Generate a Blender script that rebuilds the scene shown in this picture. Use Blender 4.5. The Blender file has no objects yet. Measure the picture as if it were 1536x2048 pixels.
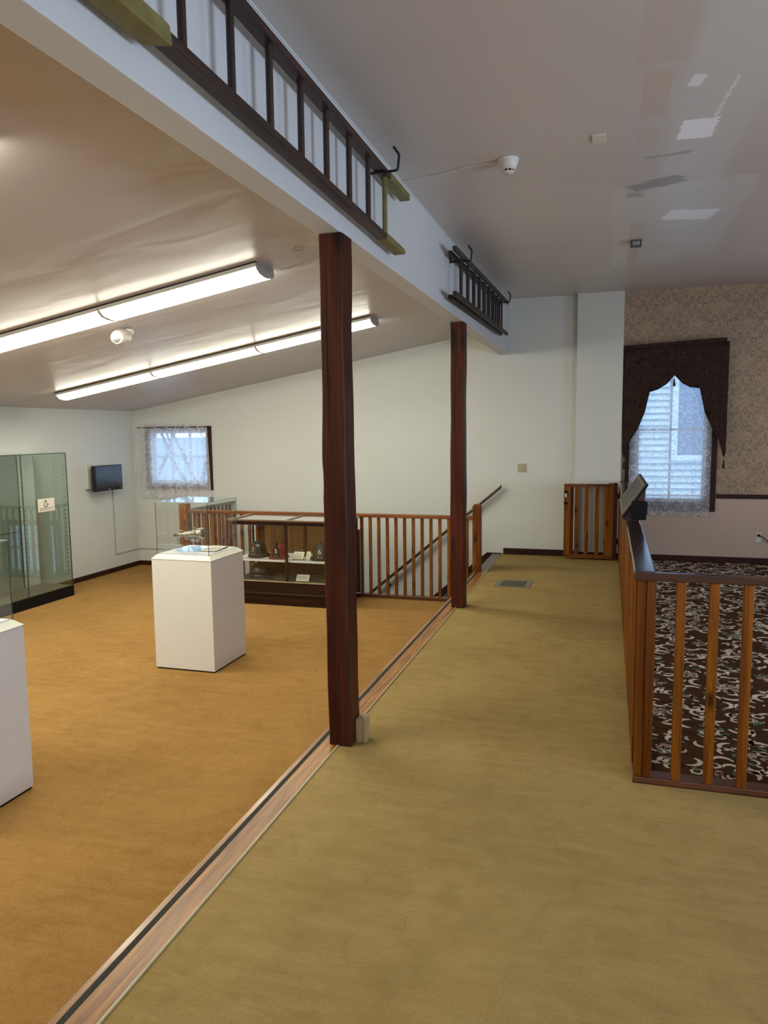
import bpy, math, random
from mathutils import Vector, Matrix
random.seed(7)
C = bpy.context.scene.collection
PI = math.pi
LOW = -0.36        # level of the left gallery floor
YB = 9.34          # far wall
XL = -6.65         # left wall

# ------------------------------------------------------------------ mesh building
class MB:
    def __init__(s): s.v=[]; s.f=[]; s.m=[]; s.sm=[]
    def add(s, vs, fs, m=0, smooth=False):
        n=len(s.v); s.v+= [tuple(p) for p in vs]
        for f in fs: s.f.append(tuple(i+n for i in f)); s.m.append(m); s.sm.append(smooth)
        return s
    def box(s,x0,x1,y0,y1,z0,z1,m=0):
        x0,x1=min(x0,x1),max(x0,x1); y0,y1=min(y0,y1),max(y0,y1); z0,z1=min(z0,z1),max(z0,z1)
        vs=[(x,y,z) for x in(x0,x1) for y in(y0,y1) for z in(z0,z1)]
        return s.add(vs,[(0,1,3,2),(4,6,7,5),(0,4,5,1),(2,3,7,6),(0,2,6,4),(1,5,7,3)],m)
    def hexa(s,a,b,m=0):   # two quads (lists of 4 points) joined
        return s.add(list(a)+list(b),[(3,2,1,0),(4,5,6,7),(0,1,5,4),(1,2,6,5),(2,3,7,6),(3,0,4,7)],m)
    def prism(s,poly,axis,a0,a1,m=0):   # extrude a 2D polygon along an axis
        def P(u,v,w): return {0:(w,u,v),1:(u,w,v),2:(u,v,w)}[axis]
        n=len(poly)
        vs=[P(u,v,a0) for u,v in poly]+[P(u,v,a1) for u,v in poly]
        fs=[tuple(range(n))[::-1],tuple(range(n,2*n))]+[(i,(i+1)%n,(i+1)%n+n,i+n) for i in range(n)]
        return s.add(vs,fs,m)
    def tube(s,path,r,n=10,m=0,caps=True,smooth=True):
        path=[Vector(p) for p in path]; rs=r if isinstance(r,(list,tuple)) else [r]*len(path)
        rings=[]; up=None
        for i,p in enumerate(path):
            t=(path[min(i+1,len(path)-1)]-path[max(i-1,0)]).normalized()
            if up is None:
                up=Vector((0,0,1)) if abs(t.z)<.9 else Vector((1,0,0))
            a=t.cross(up).normalized(); b=a.cross(t).normalized(); up=b
            rings.append([p+a*math.cos(2*PI*k/n)*rs[i]+b*math.sin(2*PI*k/n)*rs[i] for k in range(n)])
        vs=[q for R in rings for q in R]; fs=[]
        for i in range(len(rings)-1):
            for k in range(n): fs.append((i*n+k,i*n+(k+1)%n,(i+1)*n+(k+1)%n,(i+1)*n+k))
        s.add(vs,fs,m,smooth)
        if caps: s.add(rings[0],[tuple(range(n))[::-1]],m); s.add(rings[-1],[tuple(range(n))],m)
        return s
    def lathe(s,prof,c=(0,0,0),n=24,m=0,sx=1,sy=1,smooth=True,M=None):
        vs=[];fs=[]
        for r,z in prof:
            for k in range(n): vs.append(Vector((r*math.cos(2*PI*k/n)*sx,r*math.sin(2*PI*k/n)*sy,z)))
        if M is not None: vs=[M@v for v in vs]
        vs=[v+Vector(c) for v in vs]
        for i in range(len(prof)-1):
            for k in range(n): fs.append((i*n+k,i*n+(k+1)%n,(i+1)*n+(k+1)%n,(i+1)*n+k))
        s.add(vs,fs,m,smooth)
        return s
def obj(name, mb, mats, parent=None, origin=None, bevel=0, M=None, seg=2):
    me=bpy.data.meshes.new(name); o3=Vector(origin) if origin is not None else (parent_org(parent) if parent else Vector((0,0,0)))
    vs=[Vector(v) for v in mb.v]
    if M is not None: vs=[M@v for v in vs]
    me.from_pydata([tuple(v-o3) for v in vs],[],mb.f)
    if not isinstance(mats,(list,tuple)): mats=[mats]
    for m in mats: me.materials.append(m)
    me.polygons.foreach_set('material_index',mb.m); me.polygons.foreach_set('use_smooth',mb.sm); me.update()
    import bmesh as _b
    bm=_b.new(); bm.from_mesh(me); _b.ops.recalc_face_normals(bm,faces=bm.faces) if not getattr(mb,'keep',False) else None
    bm.to_mesh(me); bm.free()
    o=bpy.data.objects.new(name,me); C.objects.link(o)
    if parent:
        o.parent=parent; o.location=o3-parent_org(parent)
    else: o.location=o3
    if bevel:
        b=o.modifiers.new('bevel','BEVEL'); b.width=bevel; b.segments=seg; b.limit_method='ANGLE'; b.angle_limit=math.radians(40)
    return o
def parent_org(p):
    v=Vector(p.location)
    while p.parent: p=p.parent; v=v+Vector(p.location)
    return v
def tag(o,label,cat,group=None):
    o['label']=label; o['category']=cat
    if group: o['group']=group
    return o
def thing(name,label,cat,loc,group=None):
    o=bpy.data.objects.new(name,None); C.objects.link(o); o.location=loc; o.empty_display_size=.1
    return tag(o,label,cat,group)
def struct(name,mb,mats,bevel=0,**k):
    o=obj(name,mb,mats,bevel=bevel,**k); o['kind']='structure'; return o
def dup(root,loc,label=None,group=None):
    r=root.copy(); C.objects.link(r); r.location=loc
    if label: r['label']=label
    if group: r['group']=group
    for ch in list(root.children):
        c=ch.copy(); C.objects.link(c); c.parent=r
        for g in list(ch.children):
            d=g.copy(); C.objects.link(d); d.parent=c
    return r
def text_mesh(name,s,size,mat,parent,loc,rot,extrude=.001,bold=0.0):
    cu=bpy.data.curves.new(name+'_txt','FONT'); cu.body=s; cu.size=size; cu.align_x='CENTER'; cu.align_y='CENTER'
    cu.extrude=extrude; cu.offset=bold
    t=bpy.data.objects.new(name+'_txt',cu); C.objects.link(t)
    bpy.context.view_layer.update()
    me=bpy.data.meshes.new_from_object(t.evaluated_get(bpy.context.evaluated_depsgraph_get()))
    bpy.data.objects.remove(t); bpy.data.curves.remove(cu)
    me.materials.clear(); me.materials.append(mat)
    o=bpy.data.objects.new(name,me); C.objects.link(o)
    o.matrix_basis=Matrix.Translation(Vector(loc)-parent_org(parent))@rot.to_4x4(); o.parent=parent
    return o

# ------------------------------------------------------------------ shader helpers
class NT:
    def __init__(s,name):
        s.mat=bpy.data.materials.new(name); s.mat.use_nodes=True; s.t=s.mat.node_tree; s.t.nodes.clear()
        s.out=s.n('ShaderNodeOutputMaterial')
    def n(s,k): return s.t.nodes.new(k)
    def put(s,sock,v):
        if isinstance(v,bpy.types.NodeSocket): s.t.links.new(v,sock)
        else:
            if sock.type=='RGBA' and not hasattr(v,'__len__'): v=(v,v,v,1)
            if sock.type=='RGBA' and len(v)==3: v=(*v,1)
            sock.default_value=v
    def m(s,op,a,b=None,c=None):
        n=s.n('ShaderNodeMath'); n.operation=op; s.put(n.inputs[0],a)
        if b is not None: s.put(n.inputs[1],b)
        if c is not None: s.put(n.inputs[2],c)
        return n.outputs[0]
    def obj(s,rand=0):
        tc=s.n('ShaderNodeTexCoord').outputs['Object']
        if rand:
            oi=s.n('ShaderNodeObjectInfo').outputs['Random']
            v=s.n('ShaderNodeVectorMath'); v.operation='ADD'; s.put(v.inputs[0],tc)
            cx=s.n('ShaderNodeCombineXYZ')
            for i in range(3): s.put(cx.inputs[i],s.m('MULTIPLY',oi,rand*(1+.7*i)))
            s.put(v.inputs[1],cx.outputs[0]); tc=v.outputs[0]
        return tc
    def map(s,v,sc=(1,1,1),rot=(0,0,0),loc=(0,0,0)):
        n=s.n('ShaderNodeMapping'); s.put(n.inputs[0],v); n.inputs['Scale'].default_value=sc; n.inputs['Rotation'].default_value=rot; n.inputs['Location'].default_value=loc
        return n.outputs[0]
    def noise(s,v,scale,detail=3,rough=.5,dist=0):
        n=s.n('ShaderNodeTexNoise'); s.put(n.inputs['Vector'],v); n.inputs['Scale'].default_value=scale
        n.inputs['Detail'].default_value=detail; n.inputs['Roughness'].default_value=rough; n.inputs['Distortion'].default_value=dist
        return n.outputs[0]
    def voro(s,v,scale,feat='F1',out='Distance'):
        n=s.n('ShaderNodeTexVoronoi'); s.put(n.inputs['Vector'],v); n.inputs['Scale'].default_value=scale; n.feature=feat
        return n.outputs[out]
    def ramp(s,f,stops,interp='LINEAR'):
        n=s.n('ShaderNodeValToRGB'); s.put(n.inputs[0],f); e=n.color_ramp.elements; n.color_ramp.interpolation=interp
        while len(e)<len(stops): e.new(.5)
        for i,(p,c) in enumerate(stops):
            e[i].position=p; c=(c,c,c) if not hasattr(c,'__len__') else c; e[i].color=(*c[:3],1)
        return n.outputs[0]
    def mix(s,f,a,b,mode='MIX'):
        n=s.n('ShaderNodeMix'); n.data_type='RGBA'; n.blend_type=mode
        s.put(n.inputs[0],f); s.put(n.inputs[6],a); s.put(n.inputs[7],b); return n.outputs[2]
    def sep(s,v):
        n=s.n('ShaderNodeSeparateXYZ'); s.put(n.inputs[0],v); return n.outputs
    def bump(s,h,strength=.2,dist=.01):
        n=s.n('ShaderNodeBump'); s.put(n.inputs['Height'],h); n.inputs['Strength'].default_value=strength; n.inputs['Distance'].default_value=dist
        return n.outputs[0]
    def bsdf(s,color,rough=.5,metal=0,spec=.5,normal=None,sheen=0,coat=0,emit=None,estr=0,coatr=.1):
        b=s.n('ShaderNodeBsdfPrincipled'); s.put(b.inputs['Base Color'],color); s.put(b.inputs['Roughness'],rough)
        b.inputs['Metallic'].default_value=metal; b.inputs['Specular IOR Level'].default_value=spec
        if sheen: b.inputs['Sheen Weight'].default_value=sheen
        if coat: b.inputs['Coat Weight'].default_value=coat; b.inputs['Coat Roughness'].default_value=coatr
        if emit is not None: s.put(b.inputs['Emission Color'],emit); b.inputs['Emission Strength'].default_value=estr
        if normal is not None: s.put(b.inputs['Normal'],normal)
        return b.outputs[0]
    def done(s,sh): s.t.links.new(sh,s.out.inputs[0]); return s.mat

def plain(name,col,rough=.6,metal=0,spec=.5,var=.06,scale=6,bump=0,bscale=200,coat=0,estr=0):
    n=NT(name); v=n.obj(3)
    f=n.noise(v,scale,3)
    c=n.ramp(f,[(.3,tuple(x*(1-var) for x in col)),(.7,tuple(min(1,x*(1+var)) for x in col))])
    nm=n.bump(n.noise(v,bscale,2),bump,.003) if bump else None
    return n.done(n.bsdf(c,rough,metal,spec,nm,coat=coat,emit=c if estr else None,estr=estr))
def wood(name,dark,light,axis=2,cross=9,rough=.4,knots=0,fine=60,coat=.2,contrast=(.35,.65),dist=1.2,spec=.5,bump=.1):
    n=NT(name); v=n.obj(9)
    sc=[cross]*3; sc[axis]=cross*.07; sf=[fine]*3; sf[axis]=fine*.03
    a=n.noise(n.map(v,tuple(sc)),1,4,.6,dist)
    base=n.ramp(a,[(contrast[0],dark),(contrast[1],light)])
    g=n.noise(n.map(v,tuple(sf)),1,3,.6,.4)
    base=n.mix(n.ramp(g,[(.35,.55),(.6,0)]),base,tuple(x*.45 for x in dark))
    if knots:
        sk=[knots]*3; sk[axis]=knots*.36
        k=n.voro(n.map(v,tuple(sk)),1)
        w=n.m('ADD',k,n.m('MULTIPLY',n.noise(v,30,2),.08))
        base=n.mix(n.ramp(w,[(.15,.92),(.27,0)]),base,tuple(x*.18 for x in dark))
    oi=n.n('ShaderNodeObjectInfo').outputs['Random']
    hs=n.n('ShaderNodeHueSaturation'); n.put(hs.inputs['Color'],base); n.put(hs.inputs['Value'],n.m('ADD',.8,n.m('MULTIPLY',oi,.4)))
    hs.inputs['Fac'].default_value=1
    return n.done(n.bsdf(hs.outputs[0],rough,0,spec,n.bump(g,bump,.002),coat=coat,coatr=.15))
def ornament(n,u,v,kf=1.0):
    """damask-like ornament on a half-drop grid; u, v in repeats; returns 0..1"""
    col=n.m('FLOOR',u); odd=n.m('MODULO',n.m('ABSOLUTE',col),2)
    v2=n.m('ADD',v,n.m('MULTIPLY',odd,.5))
    fx=n.m('ABSOLUTE',n.m('SUBTRACT',n.m('FRACT',u),.5)); fy=n.m('SUBTRACT',n.m('FRACT',v2),.5)
    def swirl(cx,cy,k,ph,rmax):
        dx=n.m('SUBTRACT',fx,cx); dy=n.m('SUBTRACT',fy,cy)
        r=n.m('SQRT',n.m('ADD',n.m('MULTIPLY',dx,dx),n.m('MULTIPLY',dy,dy)))
        th=n.m('ARCTAN2',dy,dx)
        sp=n.m('SINE',n.m('ADD',n.m('MULTIPLY',r,k*kf),n.m('ADD',th,ph)))
        msk=n.m('LESS_THAN',r,rmax)
        return n.m('MULTIPLY',n.m('GREATER_THAN',sp,.15),msk)
    a=swirl(.17,.16,95,0,.125); b=swirl(.14,-.2,-95,1,.115); c=swirl(.36,.02,80,2,.13); d=swirl(.38,.36,-85,0,.11)
    e=swirl(.37,-.33,90,.5,.12)
    # centre palmette
    r=n.m('SQRT',n.m('ADD',n.m('MULTIPLY',n.m('MULTIPLY',fx,fx),2.2),n.m('MULTIPLY',fy,fy)))
    th=n.m('ARCTAN2',fy,fx)
    pal=n.m('LESS_THAN',n.m('ADD',r,n.m('MULTIPLY',n.m('SINE',n.m('MULTIPLY',th,9)),.03)),.075)
    s=a
    for q in (b,c,d,e,pal): s=n.m('MAXIMUM',s,q)
    return s

# ------------------------------------------------------------------ materials
M={}
def wallmat(name,col,rough=.55):
    n=NT(name); v=n.obj()
    c=n.ramp(n.noise(v,.7,3),[(.3,tuple(x*.95 for x in col)),(.7,tuple(x*1.03 for x in col))])
    return n.done(n.bsdf(c,rough,0,.35,n.bump(n.noise(v,60,3),.06,.003)))
M['wall']=wallmat('white_wall_paint',(.64,.66,.625))
M['beam']=wallmat('white_beam_paint',(.60,.62,.63))
M['seam']=plain('dark_seam',(.25,.25,.24),.8)
def ceilmat(name,col,rough):
    n=NT(name); v=n.obj()
    c=n.ramp(n.noise(v,.5,3),[(.3,tuple(x*.93 for x in col)),(.7,tuple(x*1.05 for x in col))])
    h=n.m('ADD',n.noise(n.map(v,(.9,1.8,1)),1.5,2,.5,.5),n.m('MULTIPLY',n.noise(v,90,2),.02))
    return n.done(n.bsdf(c,rough,0,.42,n.bump(h,.2,.05)))
M['ceil_l']=ceilmat('left_ceiling_paint',(.55,.49,.475),.36)
def ceil_right():
    n=NT('right_ceiling_paint'); v=n.obj(); x,y,z=n.sep(v)[:3]
    c=n.ramp(n.noise(v,.6,3),[(.3,(.50,.455,.425)),(.7,(.56,.52,.49))])
    rough=.34
    nz=n.noise(v,26,3,.6); streak=n.noise(n.map(v,(3,40,1)),1.5,3,.7)
    def rect(cx,cy,hx,hy,rot,edge,wob,st=0):
        dx=n.m('SUBTRACT',x,cx); dy=n.m('SUBTRACT',y,cy); ca,sa=math.cos(rot),math.sin(rot)
        u=n.m('ADD',n.m('MULTIPLY',dx,ca),n.m('MULTIPLY',dy,sa)); w=n.m('SUBTRACT',n.m('MULTIPLY',dy,ca),n.m('MULTIPLY',dx,sa))
        du=n.m('SUBTRACT',hx,n.m('ABSOLUTE',u)); dw=n.m('SUBTRACT',hy,n.m('ABSOLUTE',w))
        d=n.m('MINIMUM',du,dw)
        if wob: d=n.m('ADD',d,n.m('MULTIPLY',n.m('SUBTRACT',nz,.5),wob))
        if st: d=n.m('ADD',d,n.m('MULTIPLY',n.m('SUBTRACT',streak,.5),st))
        return n.m('MINIMUM',1,n.m('MAXIMUM',0,n.m('MULTIPLY',d,1/edge)))
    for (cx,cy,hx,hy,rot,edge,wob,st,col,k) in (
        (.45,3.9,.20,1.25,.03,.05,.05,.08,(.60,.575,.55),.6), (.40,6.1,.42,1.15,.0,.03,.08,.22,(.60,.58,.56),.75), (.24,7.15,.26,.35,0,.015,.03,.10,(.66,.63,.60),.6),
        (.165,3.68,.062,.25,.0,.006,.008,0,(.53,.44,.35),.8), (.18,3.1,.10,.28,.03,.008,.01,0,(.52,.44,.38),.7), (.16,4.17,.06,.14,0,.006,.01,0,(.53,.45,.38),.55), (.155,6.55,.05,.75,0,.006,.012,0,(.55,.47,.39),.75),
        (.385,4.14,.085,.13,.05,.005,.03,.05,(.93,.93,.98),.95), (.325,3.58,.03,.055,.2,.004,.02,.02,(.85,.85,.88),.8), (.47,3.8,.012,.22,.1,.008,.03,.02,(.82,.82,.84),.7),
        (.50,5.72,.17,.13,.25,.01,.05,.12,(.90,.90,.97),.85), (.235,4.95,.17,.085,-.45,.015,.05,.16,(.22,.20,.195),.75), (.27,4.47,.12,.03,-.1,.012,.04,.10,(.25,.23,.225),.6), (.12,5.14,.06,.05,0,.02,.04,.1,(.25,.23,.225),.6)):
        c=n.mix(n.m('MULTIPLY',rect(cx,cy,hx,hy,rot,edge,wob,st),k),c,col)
    h=n.m('ADD',n.noise(n.map(v,(.6,1.6,1)),1.2,2,.5,.4),n.m('MULTIPLY',n.noise(v,90,2),.03))
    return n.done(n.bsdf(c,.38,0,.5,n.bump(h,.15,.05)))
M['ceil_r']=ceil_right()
M['patch_w']=plain('white_patch',(.62,.62,.66),.35)
M['patch_b']=plain('beige_patch',(.40,.355,.30),.4)
M['patch_g']=plain('grey_smear',(.27,.26,.265),.5)
M['patch_l']=plain('light_patch',(.44,.42,.405),.3)

def carpet(name,c1,c2,c3,scale=420):
    n=NT(name); v=n.obj()
    big=n.noise(v,.9,4,.6,.5); mid=n.noise(n.map(v,(3,14,3)),1.3,4,.65,.3); fine=n.noise(v,scale*.5,3,.8)
    base=n.ramp(big,[(.32,c1),(.68,c2)])
    base=n.mix(n.ramp(mid,[(.40,.0),(.72,.55)]),base,c3)
    base=n.mix(n.ramp(n.noise(n.map(v,(5,5,5),(0,0,.6)),1.6,5,.7,.8),[(.30,.30),(.52,0)]),base,tuple(x*.6 for x in c1))
    base=n.mix(n.ramp(fine,[(.30,.55),(.60,0)]),base,tuple(x*.35 for x in c1))
    h=n.m('ADD',n.m('MULTIPLY',mid,.6),n.m('MULTIPLY',fine,.5))
    return n.done(n.bsdf(base,.95,0,.05,n.bump(h,.5,.006)))
M['tan']=carpet('tan_carpet',(.31,.168,.050),(.41,.232,.074),(.45,.27,.10))
M['olive']=carpet('olive_carpet',(.34,.235,.084),(.445,.315,.12),(.50,.37,.155))
M['brown']=carpet('brown_carpet',(.062,.028,.012),(.085,.04,.019),(.095,.05,.026),300)
M['cream']=plain('cream_pile',(.66,.56,.44),.95,bump=.4,bscale=400,var=.15,scale=30)
M['green']=plain('green_pile',(.10,.16,.115),.95,bump=.4,bscale=400,var=.2,scale=30)
M['rose']=plain('rose_pile',(.33,.22,.19),.95,bump=.4,bscale=400,var=.2,scale=30)

M['post']=wood('stained_timber',(.036,.0052,.0018),(.095,.019,.005),2,9,.5,5,70,.0,spec=.22)
M['pine']=wood('orange_pine',(.12,.028,.001),(.29,.095,.004),2,14,.42,10,90,.0,dist=.8,spec=.25)
M['pine_x']=wood('pine_along_x',(.12,.033,.006),(.22,.07,.012),0,12,.35,3,90,.2,spec=.35)
M['cap']=wood('rail_cap_wood',(.035,.010,.004),(.075,.022,.008),1,12,.16,0,90,1.0)
M['cap_x']=wood('rail_cap_wood_x',(.055,.017,.006),(.10,.033,.011),0,12,.22,0,90,.6)
M['sill']=wood('railing_base_wood',(.085,.026,.012),(.15,.05,.022),0,12,.3,0,90,.4)
M['sill_y']=wood('railing_base_wood_y',(.085,.026,.012),(.15,.05,.022),1,12,.3,0,90,.4)
M['oak']=wood('oak_threshold',(.13,.038,.004),(.42,.18,.028),1,26,.34,0,120,.0,(.3,.65),.8,bump=.25)
M['oak_l']=wood('light_oak_edge',(.17,.06,.010),(.38,.18,.04),1,30,.3,0,120,.4,(.3,.65),.8)
M['base']=wood('dark_baseboard',(.026,.007,.004),(.05,.014,.007),0,10,.5,0,70,0,spec=.25)
M['base_y']=wood('dark_baseboard_y',(.03,.008,.004),(.058,.016,.008),1,10,.5,0,70,0,spec=.25)
M['case']=wood('showcase_wood',(.018,.0045,.0015),(.045,.0125,.004),0,10,.45,0,70,.0,spec=.25)
M['case_v']=wood('showcase_wood_upright',(.024,.006,.002),(.055,.015,.005),2,10,.45,0,70,.0,spec=.25)
M['panel']=wood('panel_wood',(.08,.03,.005),(.16,.068,.012),2,12,.4,0,70,.2)
M['ladder']=wood('old_ladder_wood',(.016,.005,.0035),(.048,.015,.009),1,14,.55,0,60,.1)
M['rung']=wood('old_rung_wood',(.012,.0045,.003),(.04,.013,.007),2,14,.5,0,60,.1)
M['ygreen']=plain('yellow_green_paint',(.17,.15,.045),.6,var=.22,scale=16,bump=.3,bscale=60)
M['grey_l']=wood('weathered_ladder_wood',(.02,.016,.013),(.06,.048,.038),1,16,.7,0,60,0)
M['iron']=plain('black_iron',(.008,.008,.009),.45,.3)
M['black']=plain('black_paint',(.004,.004,.005),.55,spec=.2)
M['tape']=plain('grey_black_strip',(.024,.026,.021),.7,spec=.2)
M['metal_l']=plain('grey_metal_nosing',(.16,.13,.10),.35,.4)
M['white']=plain('white_laminate',(.70,.69,.655),.35,var=.015)
M['board']=plain('white_board',(.66,.64,.70),.5,var=.02)
M['plastic']=plain('cream_plastic',(.62,.57,.47),.4)
M['plastic_w']=plain('white_plastic',(.66,.65,.60),.4)
M['fixture']=plain('fixture_white_metal',(.58,.56,.50),.4)
M['fix_end']=plain('fixture_end_grey',(.32,.31,.30),.4)
M['silver']=plain('silver_nickel',(.36,.33,.27),.30,.95,bump=.15,bscale=40,var=.25,scale=30)
M['card']=plain('card_stock',(.72,.68,.58),.7,var=.03)
M['cardy']=plain('yellowish_card',(.66,.64,.42),.7,var=.03)
M['ink']=plain('printed_ink',(.16,.14,.12),.8)
M['inkd']=plain('drawing_ink',(.07,.065,.05),.8)
M['blk_h']=plain('black_helmet_leather',(.008,.006,.005),.3,coat=.25)
M['red_h']=plain('red_helmet_lacquer',(.20,.010,.008),.3,coat=.4,var=.2,scale=14)
M['grn_h']=plain('dark_olive_helmet_leather',(.022,.020,.014),.45,coat=.1,var=.2,scale=14)
M['shield_r']=plain('brown_red_shield',(.055,.014,.010),.4)
M['numeral']=plain('painted_numeral',(.62,.55,.47),.5)
M['brass']=plain('brass',(.42,.27,.08),.3,.9)
M['cloth_g']=plain('grey_green_cloth',(.075,.08,.06),.9,bump=.3,bscale=300)
M['screen']=plain('dark_screen',(.012,.017,.03),.15,var=.1,coat=.6)
M['bezel']=plain('gloss_black_bezel',(.006,.006,.008),.15)
M['steel']=plain('steel',(.35,.36,.37),.35,.8)
M['sign']=plain('grey_sign_face',(.075,.070,.063),.6,var=.05)
M['gold']=plain('pale_gold_line',(.26,.23,.17),.4)
M['sign_red']=plain('maroon_side',(.06,.018,.02),.4)
M['sash']=plain('window_sash_paint',(.46,.47,.50),.5)
M['louver']=plain('register_metal',(.22,.20,.14),.4,.5)
M['hole']=plain('dark_void',(.01,.01,.01),.9)
M['bevelw']=plain('pale_edge',(.70,.70,.58),.4,var=.01)
M['strip_edge']=plain('cream_strip_edge',(.55,.48,.28),.5)
M['rawwood']=wood('raw_wood_block',(.42,.30,.13),(.60,.46,.24),2,10,.6,0,70,0)
def glass(name,tint,refl=1.0,absorb=0.0,ior=1.5):
    n=NT(name); tr=n.n('ShaderNodeBsdfTransparent'); n.put(tr.inputs[0],tint)
    gl=n.n('ShaderNodeBsdfGlossy'); gl.inputs['Roughness'].default_value=.02; n.put(gl.inputs[0],(1,1,1))
    lw=n.n('ShaderNodeLayerWeight'); lw.inputs[0].default_value=.5
    f5=n.m('POWER',lw.outputs['Facing'],4.2)
    mx=n.n('ShaderNodeMixShader'); n.put(mx.inputs[0],n.m('MULTIPLY',n.m('ADD',.04,n.m('MULTIPLY',f5,.9)),refl))
    n.t.links.new(tr.outputs[0],mx.inputs[1]); n.t.links.new(gl.outputs[0],mx.inputs[2])
    return n.done(mx.outputs[0])
M['glass']=glass('clear_glass',(.975,.985,.98),.7)
M['glass_g']=glass('green_tinted_glass',(.85,.90,.87),2.0)
M['glass_w']=glass('window_glass',(.97,.98,.98),.6)
M['acrylic']=glass('clear_acrylic',(.86,.92,.96),1.6)
M['edge']=plain('dark_green_glass_edge',(.03,.065,.055),.2)
M['edge_l']=plain('light_glass_edge',(.25,.36,.34),.2)
# fluorescent diffuser
n=NT('lit_diffuser'); e=n.n('ShaderNodeEmission'); n.put(e.inputs[0],(1,.965,.79)); e.inputs[1].default_value=9.8
M['diff']=n.done(e.outputs[0])
# wallpaper
def wallpaper():
    n=NT('damask_wallpaper'); v=n.obj(); x,y,z=n.sep(v)[:3]
    p=ornament(n,n.m('DIVIDE',x,.26),n.m('DIVIDE',z,.42),.62)
    q=n.noise(v,34,3,.6,1.8)
    p2=ornament(n,n.m('ADD',n.m('DIVIDE',x,.13),.27),n.m('ADD',n.m('DIVIDE',z,.21),.36),.42)
    p=n.m('MAXIMUM',n.m('MULTIPLY',p,.85),n.m('MAXIMUM',n.m('MULTIPLY',p2,.55),n.m('MULTIPLY',n.m('GREATER_THAN',q,.54),.6)))
    c=n.mix(p,(.46,.335,.23),(.25,.175,.12))
    c=n.mix(n.ramp(n.noise(v,1.2,2),[(.4,0),(.7,.25)]),c,(.19,.17,.15))
    return n.done(n.bsdf(c,.6,0,.3))
M['paper']=wallpaper()
def stripes():
    n=NT('beige_striped_paper'); v=n.obj(); x,y,z=n.sep(v)[:3]
    s=n.m('GREATER_THAN',n.m('SINE',n.m('MULTIPLY',x,140)),.2)
    c=n.mix(n.m('MULTIPLY',s,.25),(.56,.43,.345),(.48,.365,.295))
    return n.done(n.bsdf(c,.6,0,.3))
M['stripe']=stripes()
# lace
def lace(name,su,sv,net=.42,mo=.34):
    n=NT(name); v=n.obj(); x,y,z=n.sep(v)[:3]
    p=ornament(n,n.m('DIVIDE',x,su),n.m('DIVIDE',z,sv),.62)
    q=n.m('GREATER_THAN',n.noise(v,48,2,.5,1.5),.52)
    p2=ornament(n,n.m('ADD',n.m('DIVIDE',x,su*.5),.3),n.m('ADD',n.m('DIVIDE',z,sv*.45),.2),.45)
    a=n.m('ADD',net,n.m('ADD',n.m('MULTIPLY',n.m('MAXIMUM',p,n.m('MULTIPLY',p2,.75)),mo),n.m('MULTIPLY',q,.16)))
    a=n.m('MINIMUM',a,.97)
    tr=n.n('ShaderNodeBsdfTransparent'); df=n.n('ShaderNodeBsdfDiffuse'); n.put(df.inputs[0],(.93,.91,.97))
    tl=n.n('ShaderNodeBsdfTranslucent'); n.put(tl.inputs[0],(.85,.88,.95))
    m1=n.n('ShaderNodeMixShader'); m1.inputs[0].default_value=.5; n.t.links.new(df.outputs[0],m1.inputs[1]); n.t.links.new(tl.outputs[0],m1.inputs[2])
    m2=n.n('ShaderNodeMixShader'); n.put(m2.inputs[0],a); n.t.links.new(tr.outputs[0],m2.inputs[1]); n.t.links.new(m1.outputs[0],m2.inputs[2])
    return n.done(m2.outputs[0])
M['lace']=lace('white_lace',.30,.34,.36)
M['lace_l']=lace('white_lace_small',.26,.30,.48)
# valance
def paisley():
    n=NT('dark_paisley_fabric'); v=n.obj(); x,y,z=n.sep(v)[:3]
    w=n.noise(v,5,2,.5,0)
    u=n.m('ADD',n.m('DIVIDE',x,.28),n.m('MULTIPLY',w,.5)); t=n.m('ADD',n.m('DIVIDE',z,.30),n.m('MULTIPLY',w,.6))
    p=ornament(n,u,t)
    q=n.voro(n.map(v,(1,1,1.4)),9)
    ring=n.m('GREATER_THAN',n.m('SINE',n.m('MULTIPLY',q,70)),.75)
    c=n.mix(n.m('MULTIPLY',p,.55),(.024,.012,.010),(.052,.031,.025))
    c=n.mix(n.m('MULTIPLY',ring,.55),c,(.13,.10,.085))
    return n.done(n.bsdf(c,.9,0,.05,n.bump(p,.1,.002)))
M['paisley']=paisley()
M['fringe']=plain('black_tassel',(.02,.012,.012),.8)
# outside
M['siding']=plain('pale_siding',(.64,.70,.76),.6,var=.03)
M['snow']=plain('snowy_roof',(.20,.26,.40),.8,var=.08,scale=2)
M['bark']=plain('bare_bark',(.12,.12,.14),.9)
M['nbglass']=plain('neighbour_window_glass',(.10,.15,.26),.2)
M['ground']=plain('snowy_ground',(.6,.65,.72),.9)

# ------------------------------------------------------------------ camera
cam=bpy.data.cameras.new('camera'); co=bpy.data.objects.new('camera',cam); C.objects.link(co)
R=Matrix(((.95687,-.02046,.28981),(.29029,.10728,-.95091),(-.01163,.99402,.10859)))
co.matrix_world=Matrix.Translation((0,0,1.57))@R.to_4x4()
cam.sensor_fit='VERTICAL'; cam.sensor_height=24; cam.sensor_width=18; cam.lens=1480/2048*24; cam.clip_start=.02; cam.clip_end=200
bpy.context.scene.camera=co

# ------------------------------------------------------------------ structure
def zc(y):
    return 3.04 if y<6 else 3.04+.12*((y-6)/3.34)**1.5
def zl(x): return 1.897+.1725*(x+6.657)
XR, YN = 4.2, -2.2   # right wall, near wall

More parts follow.
